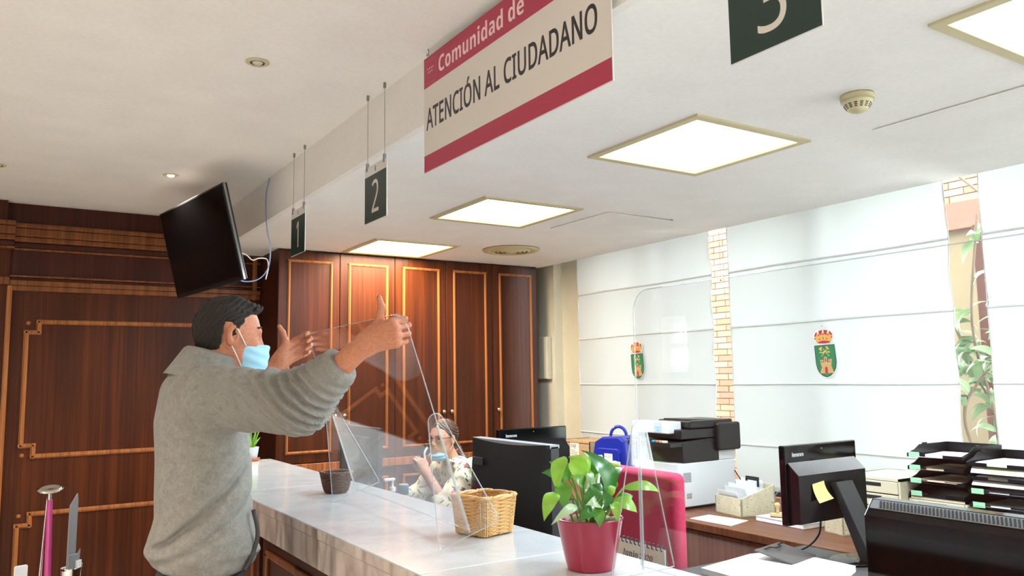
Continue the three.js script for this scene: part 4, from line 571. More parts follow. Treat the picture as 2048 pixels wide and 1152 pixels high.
{
  const b = thing('envelope_holder', 'speckled beige open box with envelopes beside the printer', 'box', [3.43, 0.75, -3.04], -0.14), side = (z) => { const g = extrude([[-0.115, 0], [0.115, 0], [0.115, 0.155], [-0.115, 0.095]], 0.008, 0); g.translate(0, 0, z); return metreUV(g); };
  mesh('shell', merge([side(-0.105), side(0.097), box(-0.115, -0.107, 0, 0.095, -0.105, 0.105), box(0.107, 0.115, 0, 0.155, -0.105, 0.105), box(-0.115, 0.115, 0, 0.006, -0.105, 0.105)]), speck, b);
  for (const [x, h, z, tl, w, lab] of [[-0.058, 0.125, -0.015, 0.40, 0.15, 'strongly tilted white envelope leaning over the front of the beige box'], [-0.035, 0.14, 0.005, 0.25, 0.17, 'tilted white envelope right behind the leaning one in the beige box'], [-0.01, 0.15, -0.005, 0.15, 0.17, 'white envelope in the middle of the speckled beige box'], [0.022, 0.165, 0.005, 0.1, 0.16, 'narrow white envelope under the first binder clip in the beige box'], [0.06, 0.17, 0.0, 0.05, 0.17, 'upright white envelope at the back of the beige box']]) { const e = mesh('envelope', cbox(0.002, h, w, 0, 0, h / 2, 0), M.paper, b); e.position.set(x, 0.008, z); e.rotation.z = tl; lift(e, lab, 'envelope', 'envelopes in the beige box'); }
  for (const [x, z] of [[0.03, 0.03], [0.075, -0.02]]) lift(mesh('binder_clip', merge([cbox(0.006, 0.012, 0.10, 0.001, x, 0.182, z), cbox(0.006, 0.04, 0.012, 0.001, x, 0.165, z - 0.045), cbox(0.006, 0.04, 0.012, 0.001, x, 0.165, z + 0.045)]), M.blackPlastic, b), z > 0 ? 'black binder clip on the narrow envelope in the beige box' : 'black binder clip at the back wall of the beige box', 'clip', 'binder clips on the envelopes');
}
const sheet = (label, corners, y, th = 0.0015, cat = 'paper', name = 'paper_sheet', mat = M.paper) => { const cx = corners.reduce((s, p) => s + p[0], 0) / corners.length, cz = corners.reduce((s, p) => s + p[1], 0) / corners.length; const g = extrude(corners.map(([x, z]) => [x - cx, -(z - cz)]), th, 0); g.rotateX(-Math.PI / 2); return single(name, label, cat, g, mat, [cx, y, cz]); };
sheet('single white paper sheet lying on the credenza edge', [[3.076, -3.10], [3.235, -3.12], [3.262, -2.875], [3.085, -2.83]].reverse(), 0.7505);
{ const b = thing('ledger_book', 'flat white book under a wooden stamp on the credenza', 'book', [3.40, 0.75, -2.70], -0.05); mesh('pages', cbox(0.22, 0.022, 0.30, 0.002, 0, 0.012, 0), M.paper, b); mesh('cover', cbox(0.224, 0.002, 0.305, 0.0005, 0, 0.024, 0), M.paperGrey, b);
  const s = thing('rubber_stamp', 'wooden handled rubber stamp on the white book', 'stamp', [3.345, 0.7755, -2.755], 0.4), wd = std(0xd6b57c, 0.5); mesh('block', cbox(0.028, 0.016, 0.075, 0.003, 0, 0.012, 0), wd, s); mesh('rubber', cbox(0.026, 0.004, 0.07, 0.001, 0, 0.002, 0), M.blackMatte, s); mesh('handle', lathe([[0, 0.02], [0.009, 0.02], [0.007, 0.035], [0.0075, 0.045], [0.013, 0.056], [0.014, 0.064], [0.009, 0.072], [0, 0.074]], 20), wd, s); }
{ const p = thing('desk_telephone', 'black desk telephone behind the rubber stamp', 'telephone', [3.68, 0.75, -2.66], 0.15); const bg = extrude([[-0.09, 0], [0.09, 0], [0.09, 0.075], [-0.09, 0.03]], 0.19, 0.004); bg.translate(0, 0, -0.095); mesh('base', bg, M.blackPlastic, p); mesh('handset', tube([[-0.06, 0.07, -0.06], [0.0, 0.105, -0.065], [0.07, 0.105, -0.06]], 0.018, 20, 10), M.blackPlastic, p); mesh('display', cbox(0.01, 0.085, 0.10, 0.003, 0.075, 0.115, 0.03), M.blackPlastic, p); mesh('display_glass', cbox(0.003, 0.06, 0.08, 0.001, 0.069, 0.115, 0.03), std(0xb9c2c4, 0.2), p); }
{ const b = thing('note_cube_holder', 'small speckled beige cube on the credenza behind the monitor', 'box', [3.36, 0.75, -2.40], -0.2); mesh('shell', merge([box(-0.05, -0.045, 0, 0.1, -0.06, 0.06), box(0.045, 0.05, 0, 0.1, -0.06, 0.06), box(-0.05, 0.05, 0, 0.1, -0.06, -0.055), box(-0.05, 0.05, 0, 0.1, 0.055, 0.06), box(-0.05, 0.05, 0, 0.005, -0.06, 0.06)]), speck, b); lift(mesh('note_block', box(-0.044, 0.044, 0.0055, 0.085, -0.054, 0.054), M.paper, b), 'block of white notes inside the small speckled cube', 'notes'); }
single('blue_cable', 'thin blue cable arching behind the envelope holder', 'cable', tube([[3.59, 0.80, -3.00], [3.62, 0.86, -2.96], [3.64, 0.88, -2.90], [3.65, 0.86, -2.83], [3.66, 0.80, -2.80], [3.68, 0.754, -2.79]], 0.003, 40, 6), std(0x4f86b4, 0.5));
{ const c = []; const r = rng(9); let a = 0; for (let i = 0; i < 26; i++) { a += 0.9 + r() * 0.5; c.push(V(3.62 + 0.05 * Math.cos(a), 0.757 + 0.05 * r(), -3.02 + 0.13 + 0.015 + 0.03 * i / 26 + 0.055 * Math.sin(a))); } single('cable_tangle', 'tangled black cables between envelope holder and telephone', 'cable', new THREE.TubeGeometry(new THREE.CatmullRomCurve3(c), 260, 0.0025, 5), M.blackPlastic); }
mesh('power_cable', tube([[2.86, 0.90, -2.14], [2.87, 0.84, -2.16], [2.86, 0.79, -2.2], [2.83, 0.756, -2.26], [2.78, 0.755, -2.3]], 0.004, 40, 6).translate(-2.902, -0.75, 2.15), M.blackPlastic, noteMonitor);
// drawer boxes and letter trays -------------------------------------------
function drawerBox(label, x, zc, w, h, n) {
  const g = thing('drawer_unit', label, 'drawer unit', [x, 0.75, zc]); mesh('casing', merge([box(0.004, 0.35, 0, 0.012, -w / 2, w / 2), box(0.004, 0.35, h - 0.012, h, -w / 2, w / 2), box(0.004, 0.35, 0, h, -w / 2, -w / 2 + 0.01), box(0.004, 0.35, 0, h, w / 2 - 0.01, w / 2), box(0.34, 0.35, 0, h, -w / 2, w / 2)]), M.cream, g);
  const dh = (h - 0.024) / n; for (let i = 0; i < n; i++) { const y = 0.012 + i * dh, d = mesh('drawer', box(0.0, 0.32, y + 0.002, y + dh - 0.003, -w / 2 + 0.012, w / 2 - 0.012, 0.003), M.cream, g); mesh('handle_slot', cbox(0.004, dh * 0.28, w * 0.5, 0.002, 0.0, y + dh * 0.68, -w * 0.08), M.blackMatte, d); if (i < n - 1) mesh('index_card', cbox(0.002, 0.016, w * 0.26, 0, -0.0008, y + dh * 0.42, w * 0.2), std(0xa9dfb2, 0.7), d); }
}
drawerBox('cream drawer unit beside the monitor with the sticky note', 3.45, -2.295, 0.28, 0.262, 4);
drawerBox('cream drawer unit under the stack of four black trays', 3.5, -2.017, 0.26, 0.19, 3);
const trayG = (() => { const L = 0.33, W = 0.25, h = 0.05, t = 0.003; const side = extrude([[0.0, 0], [L, 0], [L, h], [0.10, h], [0.06, 0.03], [0.0, 0.016]], t, 0); return merge([box(0, L, 0, t, -W / 2, W / 2), side.clone().translate(0, 0, -W / 2), side.clone().translate(0, 0, W / 2 - t), box(L - t, L, 0, h, -W / 2, W / 2), box(0, t, 0, 0.016, -W / 2, -W / 2 + 0.085), box(0, t, 0, 0.016, W / 2 - 0.085, W / 2)]); })();
const ordinal = ['topmost', 'second', 'third', 'fourth', 'fifth', 'sixth', 'seventh'], green = std(0xa6e2b4, 0.7), trayM = std(0x16181b, 0.3);
function tray(label, y, zc, group, lab) { const g = thing('letter_tray', label, 'letter tray', [3.5 + 0.002 * Math.sin(y * 90), y, zc], 0.02 * Math.sin(y * 60), group); mesh('tray', trayG, trayM, g); if (lab) mesh('index_card', cbox(0.002, 0.022, 0.05, 0, -0.002, 0.012, lab), green, g); for (const s of [-1, 1]) mesh('riser', box(0.12, 0.15, 0.05, 0.0568, s * 0.12 - 0.004, s * 0.12 + 0.004), trayM, g); return g; }
for (let i = 0; i < 4; i++) { const y = 0.942 + (3 - i) * 0.057; tray(i ? ordinal[i] + ' black letter tray from the top, on the cream drawers' : 'topmost black letter tray of the stack on the cream drawers', y, -2.017, 'letter trays on the cream drawers', -0.09); }
for (let i = 0; i < 7; i++) { const y = 0.752 + (6 - i) * 0.057; tray(i ? ordinal[i] + ' black letter tray from the top, in the stack of seven' : 'topmost black letter tray of the stack of seven', y, -1.752, 'letter trays in the stack of seven', i > 1 ? -0.085 : 0); }
const curl = (w, l, drop, mat, label, pos, turn = 0, group = 'papers in the letter trays') => { const g = new THREE.PlaneGeometry(l, w, 14, 4); g.rotateX(-Math.PI / 2); const p = g.attributes.position; for (let i = 0; i < p.count; i++) { const t = (-p.getX(i)) / l + 0.5, k = Math.max(0, t - 0.72) / 0.28; p.setY(i, p.getY(i) - drop * k * k + 0.002); p.setX(i, p.getX(i) + 0.02 * k * k * (drop > 0.02 ? 1 : 0)); } g.computeVertexNormals(); const s = mat.clone(); s.side = THREE.DoubleSide; return single('paper_sheaf', label, 'papers', g, s, pos, turn, group); };
curl(0.20, 0.29, 0.004, M.paper, 'white papers in the topmost tray above the cream drawers', [3.645, 1.118, -2.01], 0.12); curl(0.20, 0.29, 0.003, std(0xcdb79a, 0.85), 'thin brown folder in the tray below the topmost on the cream drawers', [3.645, 1.062, -2.01], 0.05); curl(0.20, 0.29, 0.003, std(0xe3c7ae, 0.85), 'peach folders in the third tray on the cream drawers', [3.64, 1.012, -2.015], -0.04);
{ const hl = canvasTex(256, 256, (c) => { c.fillStyle = '#eef0ee'; c.fillRect(0, 0, 256, 256); c.fillStyle = '#d3e8b0'; c.fillRect(6, 60, 46, 150); }); curl(0.215, 0.30, 0.042, std(0xffffff, 0.85, { map: hl }), 'white paper with green marking drooping from the topmost tray of seven', [3.625, 1.107, -1.752], 0.0); }
curl(0.215, 0.30, 0.036, M.paper, 'white paper drooping from the second tray of seven', [3.628, 1.05, -1.752], 0.0); for (let i = 0; i < 3; i++) curl(0.2, 0.29, 0.002, M.paperGrey, ['grey papers in the third tray of seven', 'grey papers in the fourth tray of seven', 'grey papers in the fifth tray of seven'][i], [3.644, 0.988 - i * 0.057, -1.752], 0.0);
// things on the desks -------------------------------------------------------
sheet('thick stack of white papers on the dark desk below the monitor', [[2.27, -2.24], [2.60, -2.29], [2.755, -2.25], [2.755, -1.92], [2.44, -1.80], [2.26, -1.95]].reverse(), 0.7505, 0.022, 'papers', 'paper_stack'); sheet('loose white sheet on top of the thick paper stack', [[2.30, -2.20], [2.51, -2.22], [2.54, -1.93], [2.33, -1.91]].reverse(), 0.7728, 0.0015);
{ const g = thing('clipboard', 'dark brown clipboard lying on the thick paper stack', 'clipboard', [2.655, 0.7735, -2.165], 0.2); const b = mesh('board', cbox(0.2, 0.006, 0.16, 0.002, 0, 0.018, 0), std(0x4a4340, 0.5), g); b.rotation.x = 0.18; const c = mesh('clip', tube([[-0.07, 0.028, -0.05], [-0.02, 0.028, -0.05], [-0.015, 0.03, -0.035], [0.04, 0.03, -0.04], [0.045, 0.028, -0.055], [0.08, 0.028, -0.055]], 0.003, 40, 6), M.blackPlastic, g); c.rotation.x = 0.18; }
{ const g = thing('desk_calendar', 'spiral bound desk calendar for 2020 behind the counter', 'calendar', [1.47, 0.73, -1.67], -0.05); // faces the counter
  const t = canvasTex(512, 384, (c) => { c.fillStyle = '#ece3cf'; c.fillRect(0, 0, 512, 384); c.fillStyle = '#3a3632'; c.font = 'italic bold 62px serif'; c.fillText('Junio 2020', 60, 104); c.fillStyle = '#8c8170'; c.fillRect(20, 128, 470, 12); c.fillStyle = '#55504a'; c.font = '50px sans-serif'; for (let i = 0; i < 35; i++) { const n = i + 1; if (n > 30) break; c.fillText(String(n), 24 + (i % 7) * 68, 205 + Math.floor(i / 7) * 44); } });
  const face = mesh('page', box(-0.001, 0.001, 0, 0.15, -0.10, 0.10), M.paper, g), f2 = mesh('printed_month', new THREE.PlaneGeometry(0.2, 0.15).rotateY(-Math.PI / 2), std(0xffffff, 0.7, { map: t }), g); f2.position.set(-0.0016, 0.245, 0); face.position.y = 0.17; mesh('back_support', box(0.03, 0.033, 0, 0.32, -0.10, 0.10), std(0x6c655c, 0.7), g).rotation.z = 0.09; mesh('lower_block', box(-0.002, 0.03, 0, 0.17, -0.1, 0.1), M.paper, g);
  for (let i = 0; i < 11; i++) mesh('spiral_ring', new THREE.TorusGeometry(0.007, 0.0016, 6, 12).translate(0, 0.322, -0.09 + i * 0.018), M.blackPlastic, g); }
{ const g = thing('sanitizer_bottle', 'clear pump bottle on the desk of the seated woman', 'bottle', [1.75, 0.73, -3.90]); mesh('bottle', lathe([[0, 0], [0.034, 0], [0.036, 0.01], [0.036, 0.14], [0.03, 0.165], [0.014, 0.178], [0.014, 0.19], [0, 0.19]], 28), phys(0xe6eef0, 0.08, { transmission: 0.85, thickness: 0, ior: 1.4 }), g); mesh('pump', merge([cyl([0, 0.19, 0], [0, 0.21, 0], 0.016), cyl([0, 0.21, 0], [0, 0.245, 0], 0.006), cbox(0.06, 0.014, 0.02, 0.004, -0.018, 0.25, 0)]), M.whitePlastic, g);
  const h = thing('small_bottle', 'small blue-grey bottle beside the clear pump bottle', 'bottle', [1.75, 0.73, -3.765]); mesh('bottle', lathe([[0, 0], [0.028, 0], [0.03, 0.01], [0.03, 0.17], [0.026, 0.19], [0, 0.19]], 24), std(0x6f9099, 0.3), h); mesh('cap', lathe([[0, 0.19], [0.027, 0.19], [0.027, 0.235], [0.022, 0.24], [0, 0.24]], 24), std(0x53757e, 0.4), h);
  const k = thing('keyboard', 'black keyboard on the desk of the seated woman', 'keyboard', [1.88, 0.73, -4.16]); mesh('case', cbox(0.14, 0.016, 0.42, 0.005, 0, 0.008, 0), M.blackMatte, k); for (let i = 0; i < 5; i++) for (let j = 0; j < 15; j++) mesh('key', cbox(0.019, 0.006, 0.022, 0.002, -0.05 + i * 0.024, 0.018, -0.19 + j * 0.027), M.blackPlastic, k);
  const p = thing('paper_bag', 'white folded paper standing upright beside the cardboard box', 'paper', [2.80, 0.75, -3.52], 0.25); const gg = extrude([[-0.09, 0], [0.09, 0], [0.085, 0.1], [0.012, 0.27], [-0.005, 0.275], [-0.07, 0.13]], 0.05, 0.004); gg.translate(0, 0, -0.025); mesh('paper', gg, M.paper, p); mesh('crease', cyl([0.0, 0.27, 0.03], [0.02, 0.02, 0.033], 0.0012, 0.0012, 5), M.paperGrey, p); }
// display table by the panelled wall ------------------------------------------
{
  const t = thing('side_table', 'dark wooden side table carrying trophies in front of the panelled wall', 'table', [0.13, 0, -3.33]); mesh('tabletop', cbox(0.5, 0.03, 0.36, 0.005, 0, 0.605, 0), M.woodDark, t); for (const a of [-0.21, 0.21]) for (const b of [-0.14, 0.14]) mesh('leg', cyl([a, 0, b], [a, 0.59, b], 0.018, 0.024, 12), M.woodDark, t);
  const g = thing('trophy', 'trophy with a pink column, silver rods and chrome disc top', 'trophy', [0.165, 0.62, -3.30]), pink = phys(0xb03a7c, 0.3, { clearcoat: 0.5 }); mesh('base', cbox(0.07, 0.05, 0.07, 0.006, 0.0, 0.025, 0), std(0xd9d6d0, 0.2), g); mesh('column', cyl([0.014, 0.05, 0.006], [0.008, 0.475, 0.004], 0.013, 0.0085, 18), pink, g); for (const [x, z] of [[-0.012, -0.006], [-0.004, -0.012]]) mesh('rod', cyl([x - 0.008, 0.05, z], [0.0, 0.49, 0], 0.0045, 0.003, 10), M.chrome, g); mesh('collar', cyl([0.006, 0.472, 0.003], [0.006, 0.505, 0.003], 0.0075, 0.0085, 14), M.chrome, g); mesh('disc', lathe([[0, 0.0], [0.038, 0.006], [0.043, 0.012], [0.03, 0.014], [0, 0.012]], 32).rotateX(0.22).rotateZ(0.06).translate(0.008, 0.503, 0.003), M.chrome, g);
  const h = thing('trophy', 'trophy with a tall frosted glass blade over a chrome bowl', 'trophy', [0.245, 0.62, -3.27], 0.5), gl = phys(0x8f8f90, 0.25, { transmission: 0.3, thickness: 0 }); mesh('base', lathe([[0, 0], [0.036, 0], [0.036, 0.03], [0.02, 0.04], [0.012, 0.16], [0.03, 0.2], [0.032, 0.232], [0.034, 0.24], [0.03, 0.238], [0.025, 0.205], [0, 0.2]], 32), M.chrome, h);
  const bl = extrude([[-0.017, 0.2], [0.013, 0.2], [0.016, 0.47], [0.013, 0.492], [-0.013, 0.452]], 0.005, 0.001); mesh('blade', bl.translate(0, 0, -0.003), gl, h); const b2 = extrude([[-0.018, 0.2], [0.02, 0.2], [0.026, 0.3], [0.015, 0.285], [-0.016, 0.285]], 0.004, 0.001); mesh('blade', b2.translate(0, 0, 0.006), gl, h); mesh('stub', cyl([0.018, 0.2, 0.01], [0.02, 0.262, 0.01], 0.011, 0.011, 16), std(0xc9cfcc, 0.3), h); mesh('scroll', tube([[0.03, 0.235, 0], [0.038, 0.245, 0.004], [0.042, 0.235, 0], [0.034, 0.225, 0]], 0.003, 20, 6), M.chrome, h);
  const k = thing('card_holder', 'small white rounded plate on the side table', 'plate', [0.098, 0.62, -3.385], 0.3); mesh('plate', extrude(roundRect(-0.021, 0.02, 0.021, 0.245, [0.002, 0.002, 0.006, 0.006]), 0.004, 0.001), M.whitePlastic, k); mesh('base', cbox(0.05, 0.022, 0.04, 0.003, 0, 0.011, 0.002), M.whitePlastic, k);
}
// ---------------------------------------------------------------- people: smooth bodies meshed from distance fields
const vsub = (a, b) => [a[0] - b[0], a[1] - b[1], a[2] - b[2]], vadd = (a, b) => [a[0] + b[0], a[1] + b[1], a[2] + b[2]], vmul = (a, s) => [a[0] * s, a[1] * s, a[2] * s], vdot = (a, b) => a[0] * b[0] + a[1] * b[1] + a[2] * b[2], vcross = (a, b) => [a[1] * b[2] - a[2] * b[1], a[2] * b[0] - a[0] * b[2], a[0] * b[1] - a[1] * b[0]], vnorm = (a) => vmul(a, 1 / Math.hypot(...a)), vmix = (a, b, t) => [a[0] + (b[0] - a[0]) * t, a[1] + (b[1] - a[1]) * t, a[2] + (b[2] - a[2]) * t];
const smin = (a, b, k) => { const h = Math.max(k - Math.abs(a - b), 0) / k; return Math.min(a, b) - h * h * k * 0.25; }, smax = (a, b, k) => -smin(-a, -b, k);
const capsule = (a, b, r1, r2) => { const ba = vsub(b, a), l = vdot(ba, ba); return (x, y, z) => { const px = x - a[0], py = y - a[1], pz = z - a[2], h = Math.max(0, Math.min(1, (px * ba[0] + py * ba[1] + pz * ba[2]) / l)); return Math.hypot(px - ba[0] * h, py - ba[1] * h, pz - ba[2] * h) - (r1 + (r2 - r1) * h); }; };
const ellipsoid = (c, r, ax) => (x, y, z) => { let px = x - c[0], py = y - c[1], pz = z - c[2]; if (ax) { const p = [px, py, pz]; px = vdot(p, ax[0]); py = vdot(p, ax[1]); pz = vdot(p, ax[2]); } const k0 = Math.hypot(px / r[0], py / r[1], pz / r[2]), k1 = Math.hypot(px / (r[0] * r[0]), py / (r[1] * r[1]), pz / (r[2] * r[2])); return k1 < 1e-9 ? -Math.min(...r) : k0 * (k0 - 1) / k1; };
const union = (list, k) => (x, y, z) => { let d = 1e9; for (const f of list) d = smin(d, f(x, y, z), k); return d; };
const hard = (list) => (x, y, z) => { let d = 1e9; for (const f of list) { const v = f(x, y, z); if (v < d) d = v; } return d; };
function surface(f, lo, hi, cell) { // surface nets
  const n = [0, 1, 2].map((i) => Math.ceil((hi[i] - lo[i]) / cell) + 1), [nx, ny, nz] = n, val = new Float32Array(nx * ny * nz), id = new Int32Array(nx * ny * nz).fill(-1), at = (i, j, k) => (k * ny + j) * nx + i;
  for (let k = 0; k < nz; k++) for (let j = 0; j < ny; j++) for (let i = 0; i < nx; i++) val[at(i, j, k)] = f(lo[0] + i * cell, lo[1] + j * cell, lo[2] + k * cell);
  const pos = [], idx = [], C = [[0, 0, 0], [1, 0, 0], [0, 1, 0], [1, 1, 0], [0, 0, 1], [1, 0, 1], [0, 1, 1], [1, 1, 1]], E = [[0, 1], [2, 3], [4, 5], [6, 7], [0, 2], [1, 3], [4, 6], [5, 7], [0, 4], [1, 5], [2, 6], [3, 7]];
  for (let k = 0; k < nz - 1; k++) for (let j = 0; j < ny - 1; j++) for (let i = 0; i < nx - 1; i++) {
    const v = C.map((c) => val[at(i + c[0], j + c[1], k + c[2])]); let m = 0; for (const q of v) if (q < 0) m++; if (m === 0 || m === 8) continue;
    let s = [0, 0, 0], c = 0; for (const [a, b] of E) if ((v[a] < 0) !== (v[b] < 0)) { const t = v[a] / (v[a] - v[b]); s = vadd(s, vmix(C[a], C[b], t)); c++; }
    id[at(i, j, k)] = pos.length / 3; pos.push(lo[0] + (i + s[0] / c) * cell, lo[1] + (j + s[1] / c) * cell, lo[2] + (k + s[2] / c) * cell);
  }
  const quad = (a, b, c, d, flip) => { if (a < 0 || b < 0 || c < 0 || d < 0) return; flip ? idx.push(a, c, b, a, d, c) : idx.push(a, b, c, a, c, d); };
  for (let k = 1; k < nz - 1; k++) for (let j = 1; j < ny - 1; j++) for (let i = 1; i < nx - 1; i++) {
    const v = val[at(i, j, k)] < 0;
    if (v !== (val[at(i + 1, j, k)] < 0)) quad(id[at(i, j - 1, k - 1)], id[at(i, j, k - 1)], id[at(i, j, k)], id[at(i, j - 1, k)], !v);
    if (v !== (val[at(i, j + 1, k)] < 0)) quad(id[at(i - 1, j, k - 1)], id[at(i - 1, j, k)], id[at(i, j, k)], id[at(i, j, k - 1)], !v);
    if (v !== (val[at(i, j, k + 1)] < 0)) quad(id[at(i - 1, j - 1, k)], id[at(i, j - 1, k)], id[at(i, j, k)], id[at(i - 1, j, k)], !v);
  }
  const nor = [], e = cell * 0.5; for (let i = 0; i < pos.length; i += 3) { const [x, y, z] = [pos[i], pos[i + 1], pos[i + 2]]; nor.push(...vnorm([f(x + e, y, z) - f(x - e, y, z) + 1e-9, f(x, y + e, z) - f(x, y - e, z), f(x, y, z + e) - f(x, y, z - e)])); }
  const g = new THREE.BufferGeometry(); g.setAttribute('position', new THREE.Float32BufferAttribute(pos, 3)); g.setAttribute('normal', new THREE.Float32BufferAttribute(nor, 3)); g.setIndex(idx); return metreUV(g);
}
// a head frame: o = centre of the skull, F forward, U up, S to the person's right
function headFrame(o, yaw, pitch, roll = 0) { const F0 = [Math.cos(yaw), 0, Math.sin(yaw)], S0 = [-Math.sin(yaw), 0, Math.cos(yaw)]; let F = vadd(vmul(F0, Math.cos(pitch)), [0, Math.sin(pitch), 0]); let U = vadd(vmul(F0, -Math.sin(pitch)), [0, Math.cos(pitch), 0]); const S = vadd(vmul(S0, Math.cos(roll)), vmul(U, Math.sin(roll))); U = vadd(vmul(U, Math.cos(roll)), vmul(S0, -Math.sin(roll))); return { o, F, U, S, p: (f, u, s) => vadd(o, vadd(vadd(vmul(F, f), vmul(U, u)), vmul(S, s))), l: (x, y, z) => { const d = [x - o[0], y - o[1], z - o[2]]; return [vdot(d, F), vdot(d, U), vdot(d, S)]; } }; }
function headField(h, k = 1) { const P = h.p, ax = [h.F, h.U, h.S], E = (f, u, s, a, b, c) => ellipsoid(P(f * k, u * k, s * k), [a * k, b * k, c * k], ax), Cp = (a, b, r1, r2) => capsule(P(...a.map((v) => v * k)), P(...b.map((v) => v * k)), r1 * k, r2 * k);
  const skull = union([E(-0.012, 0.025, 0, 0.093, 0.083, 0.074), E(0.022, -0.035, 0, 0.066, 0.078, 0.060)], 0.05);
  const jaw = union([Cp([0.03, -0.085, 0.032], [0.072, -0.102, 0.008], 0.028, 0.018), Cp([0.03, -0.085, -0.032], [0.072, -0.102, -0.008], 0.028, 0.018), E(0.07, -0.10, 0, 0.020, 0.017, 0.022)], 0.03);
  const face = union([Cp([0.083, -0.002, 0], [0.104, -0.042, 0], 0.010, 0.0125), E(0.098, -0.047, 0.010, 0.009, 0.008, 0.008), E(0.098, -0.047, -0.010, 0.009, 0.008, 0.008), Cp([0.078, 0.010, -0.034], [0.078, 0.010, 0.034], 0.011, 0.011), E(0.062, -0.03, 0.040, 0.022, 0.02, 0.018), E(0.062, -0.03, -0.040, 0.022, 0.02, 0.018), E(0.087, -0.069, 0, 0.013, 0.006, 0.022), E(0.085, -0.079, 0, 0.012, 0.007, 0.019)], 0.012);
  const sockets = hard([E(0.094, -0.008, 0.031, 0.014, 0.011, 0.017), E(0.094, -0.008, -0.031, 0.014, 0.011, 0.017)]), lids = hard([E(0.068, -0.008, 0.031, 0.0135, 0.012, 0.0135), E(0.068, -0.008, -0.031, 0.0135, 0.012, 0.0135)]), mouth = Cp([0.102, -0.074, -0.014], [0.102, -0.074, 0.014], 0.003, 0.003);
  const ear = (s) => { const outer = E(-0.006, -0.012, s * 0.076, 0.019, 0.034, 0.009), bowl = E(-0.001, -0.012, s * 0.0845, 0.010, 0.020, 0.008); return (x, y, z) => smax(outer(x, y, z), -bowl(x, y, z), 0.004); };
  const e1 = ear(1), e2 = ear(-1); return (x, y, z) => { let d = smin(smin(skull(x, y, z), jaw(x, y, z), 0.04), face(x, y, z), 0.016); d = smax(d, -sockets(x, y, z), 0.012); d = smin(d, lids(x, y, z), 0.004); d = smax(d, -mouth(x, y, z), 0.004); return smin(smin(d, e1(x, y, z), 0.008), e2(x, y, z), 0.008); }; }
// a hand: wrist point w, H towards the knuckles, T thumb side, N out of the palm; bends of each finger in degrees
function handFields(w, H, T, N, bends, thumb, k = 1) { H = vnorm(H); T = vnorm(vsub(T, vmul(H, vdot(T, H)))); const side = vcross(H, T); N = vdot(side, N) > 0 ? side : vmul(side, -1); const P = (h, t, n) => vadd(w, vadd(vadd(vmul(H, h * k), vmul(T, t * k)), vmul(N, n * k)));
  const palm = union([capsule(P(0.0, 0.006, 0), P(0.085, 0.028, -0.003), 0.022 * k, 0.0125 * k), capsule(P(0.0, -0.004, 0), P(0.088, 0.008, -0.004), 0.022 * k, 0.013 * k), capsule(P(0.0, -0.008, 0), P(0.084, -0.012, -0.003), 0.020 * k, 0.0125 * k), capsule(P(0.0, -0.01, 0), P(0.076, -0.030, 0), 0.019 * k, 0.0115 * k), capsule(P(0.02, 0.024, 0.008), P(0.055, 0.030, 0.010), 0.017 * k, 0.012 * k)], 0.016 * k);
  const out = []; const len = [[0.042, 0.026, 0.021], [0.046, 0.030, 0.022], [0.043, 0.028, 0.022], [0.034, 0.021, 0.019]], base = [[0.088, 0.027, -0.003], [0.091, 0.008, -0.004], [0.087, -0.012, -0.003], [0.079, -0.030, 0]], rad = [0.0092, 0.0095, 0.0090, 0.0080];
  bends.forEach((b, i) => { let p = P(...base[i]), a = 0; const segs = []; for (let j = 0; j < 3; j++) { a += b[j] * R; const spread = (1.5 - i) * 0.05 * (a < 0.6 ? 1 : 0.3); const d = vnorm(vadd(vadd(vmul(H, Math.cos(a)), vmul(N, Math.sin(a))), vmul(T, spread))); const q = vadd(p, vmul(d, len[i][j] * k)); segs.push(capsule(p, q, (rad[i] - j * 0.0009) * k, (rad[i] - (j + 1) * 0.0009) * k)); p = q; } out.push(union(segs, 0.004 * k)); });
  const tp = thumb.map((q) => P(...q)); const ts = []; for (let i = 0; i + 1 < tp.length; i++) ts.push(capsule(tp[i], tp[i + 1], (0.0135 - i * 0.002) * k, (0.0115 - i * 0.002) * k)); out.push(union(ts, 0.006 * k));
  const fing = hard(out); return (x, y, z) => smin(palm(x, y, z), fing(x, y, z), 0.009 * k); }
const boundsOf = (pts, m) => [[0, 1, 2].map((i) => Math.min(...pts.map((p) => p[i])) - m), [0, 1, 2].map((i) => Math.max(...pts.map((p) => p[i])) + m)];
function torsoField(rows) { // rows: [y, x, z, half depth, half width], elliptical sections
  return (x, y, z) => { let i = 0; while (i < rows.length - 2 && y > rows[i + 1][0]) i++; const a = rows[i], b = rows[i + 1]; let t = cl((y - a[0]) / (b[0] - a[0])); t = t * t * (3 - 2 * t) * 0.5 + t * 0.5; const m = (j) => a[j] + (b[j] - a[j]) * t, dx = x - m(1), dz = z - m(2), A = m(3), B = m(4); const k0 = Math.hypot(dx / A, dz / B), k1 = Math.hypot(dx / (A * A), dz / (B * B)); const d = k1 < 1e-9 ? -Math.min(A, B) : k0 * (k0 - 1) / k1; return smax(d, Math.max(rows[0][0] - y, y - rows[rows.length - 1][0]), 0.03); }; }
const skinTex = (a, b, s) => texture(128, 128, (u, v) => mix(a, b, vnoise(u * 24, v * 24, 24, 24, s) * 0.6 + vnoise(u * 60, v * 60, 60, 60, s + 1) * 0.4), 0.12, 0.12);
const at0 = (g, o) => g.translate(-o[0], -o[1], -o[2]);
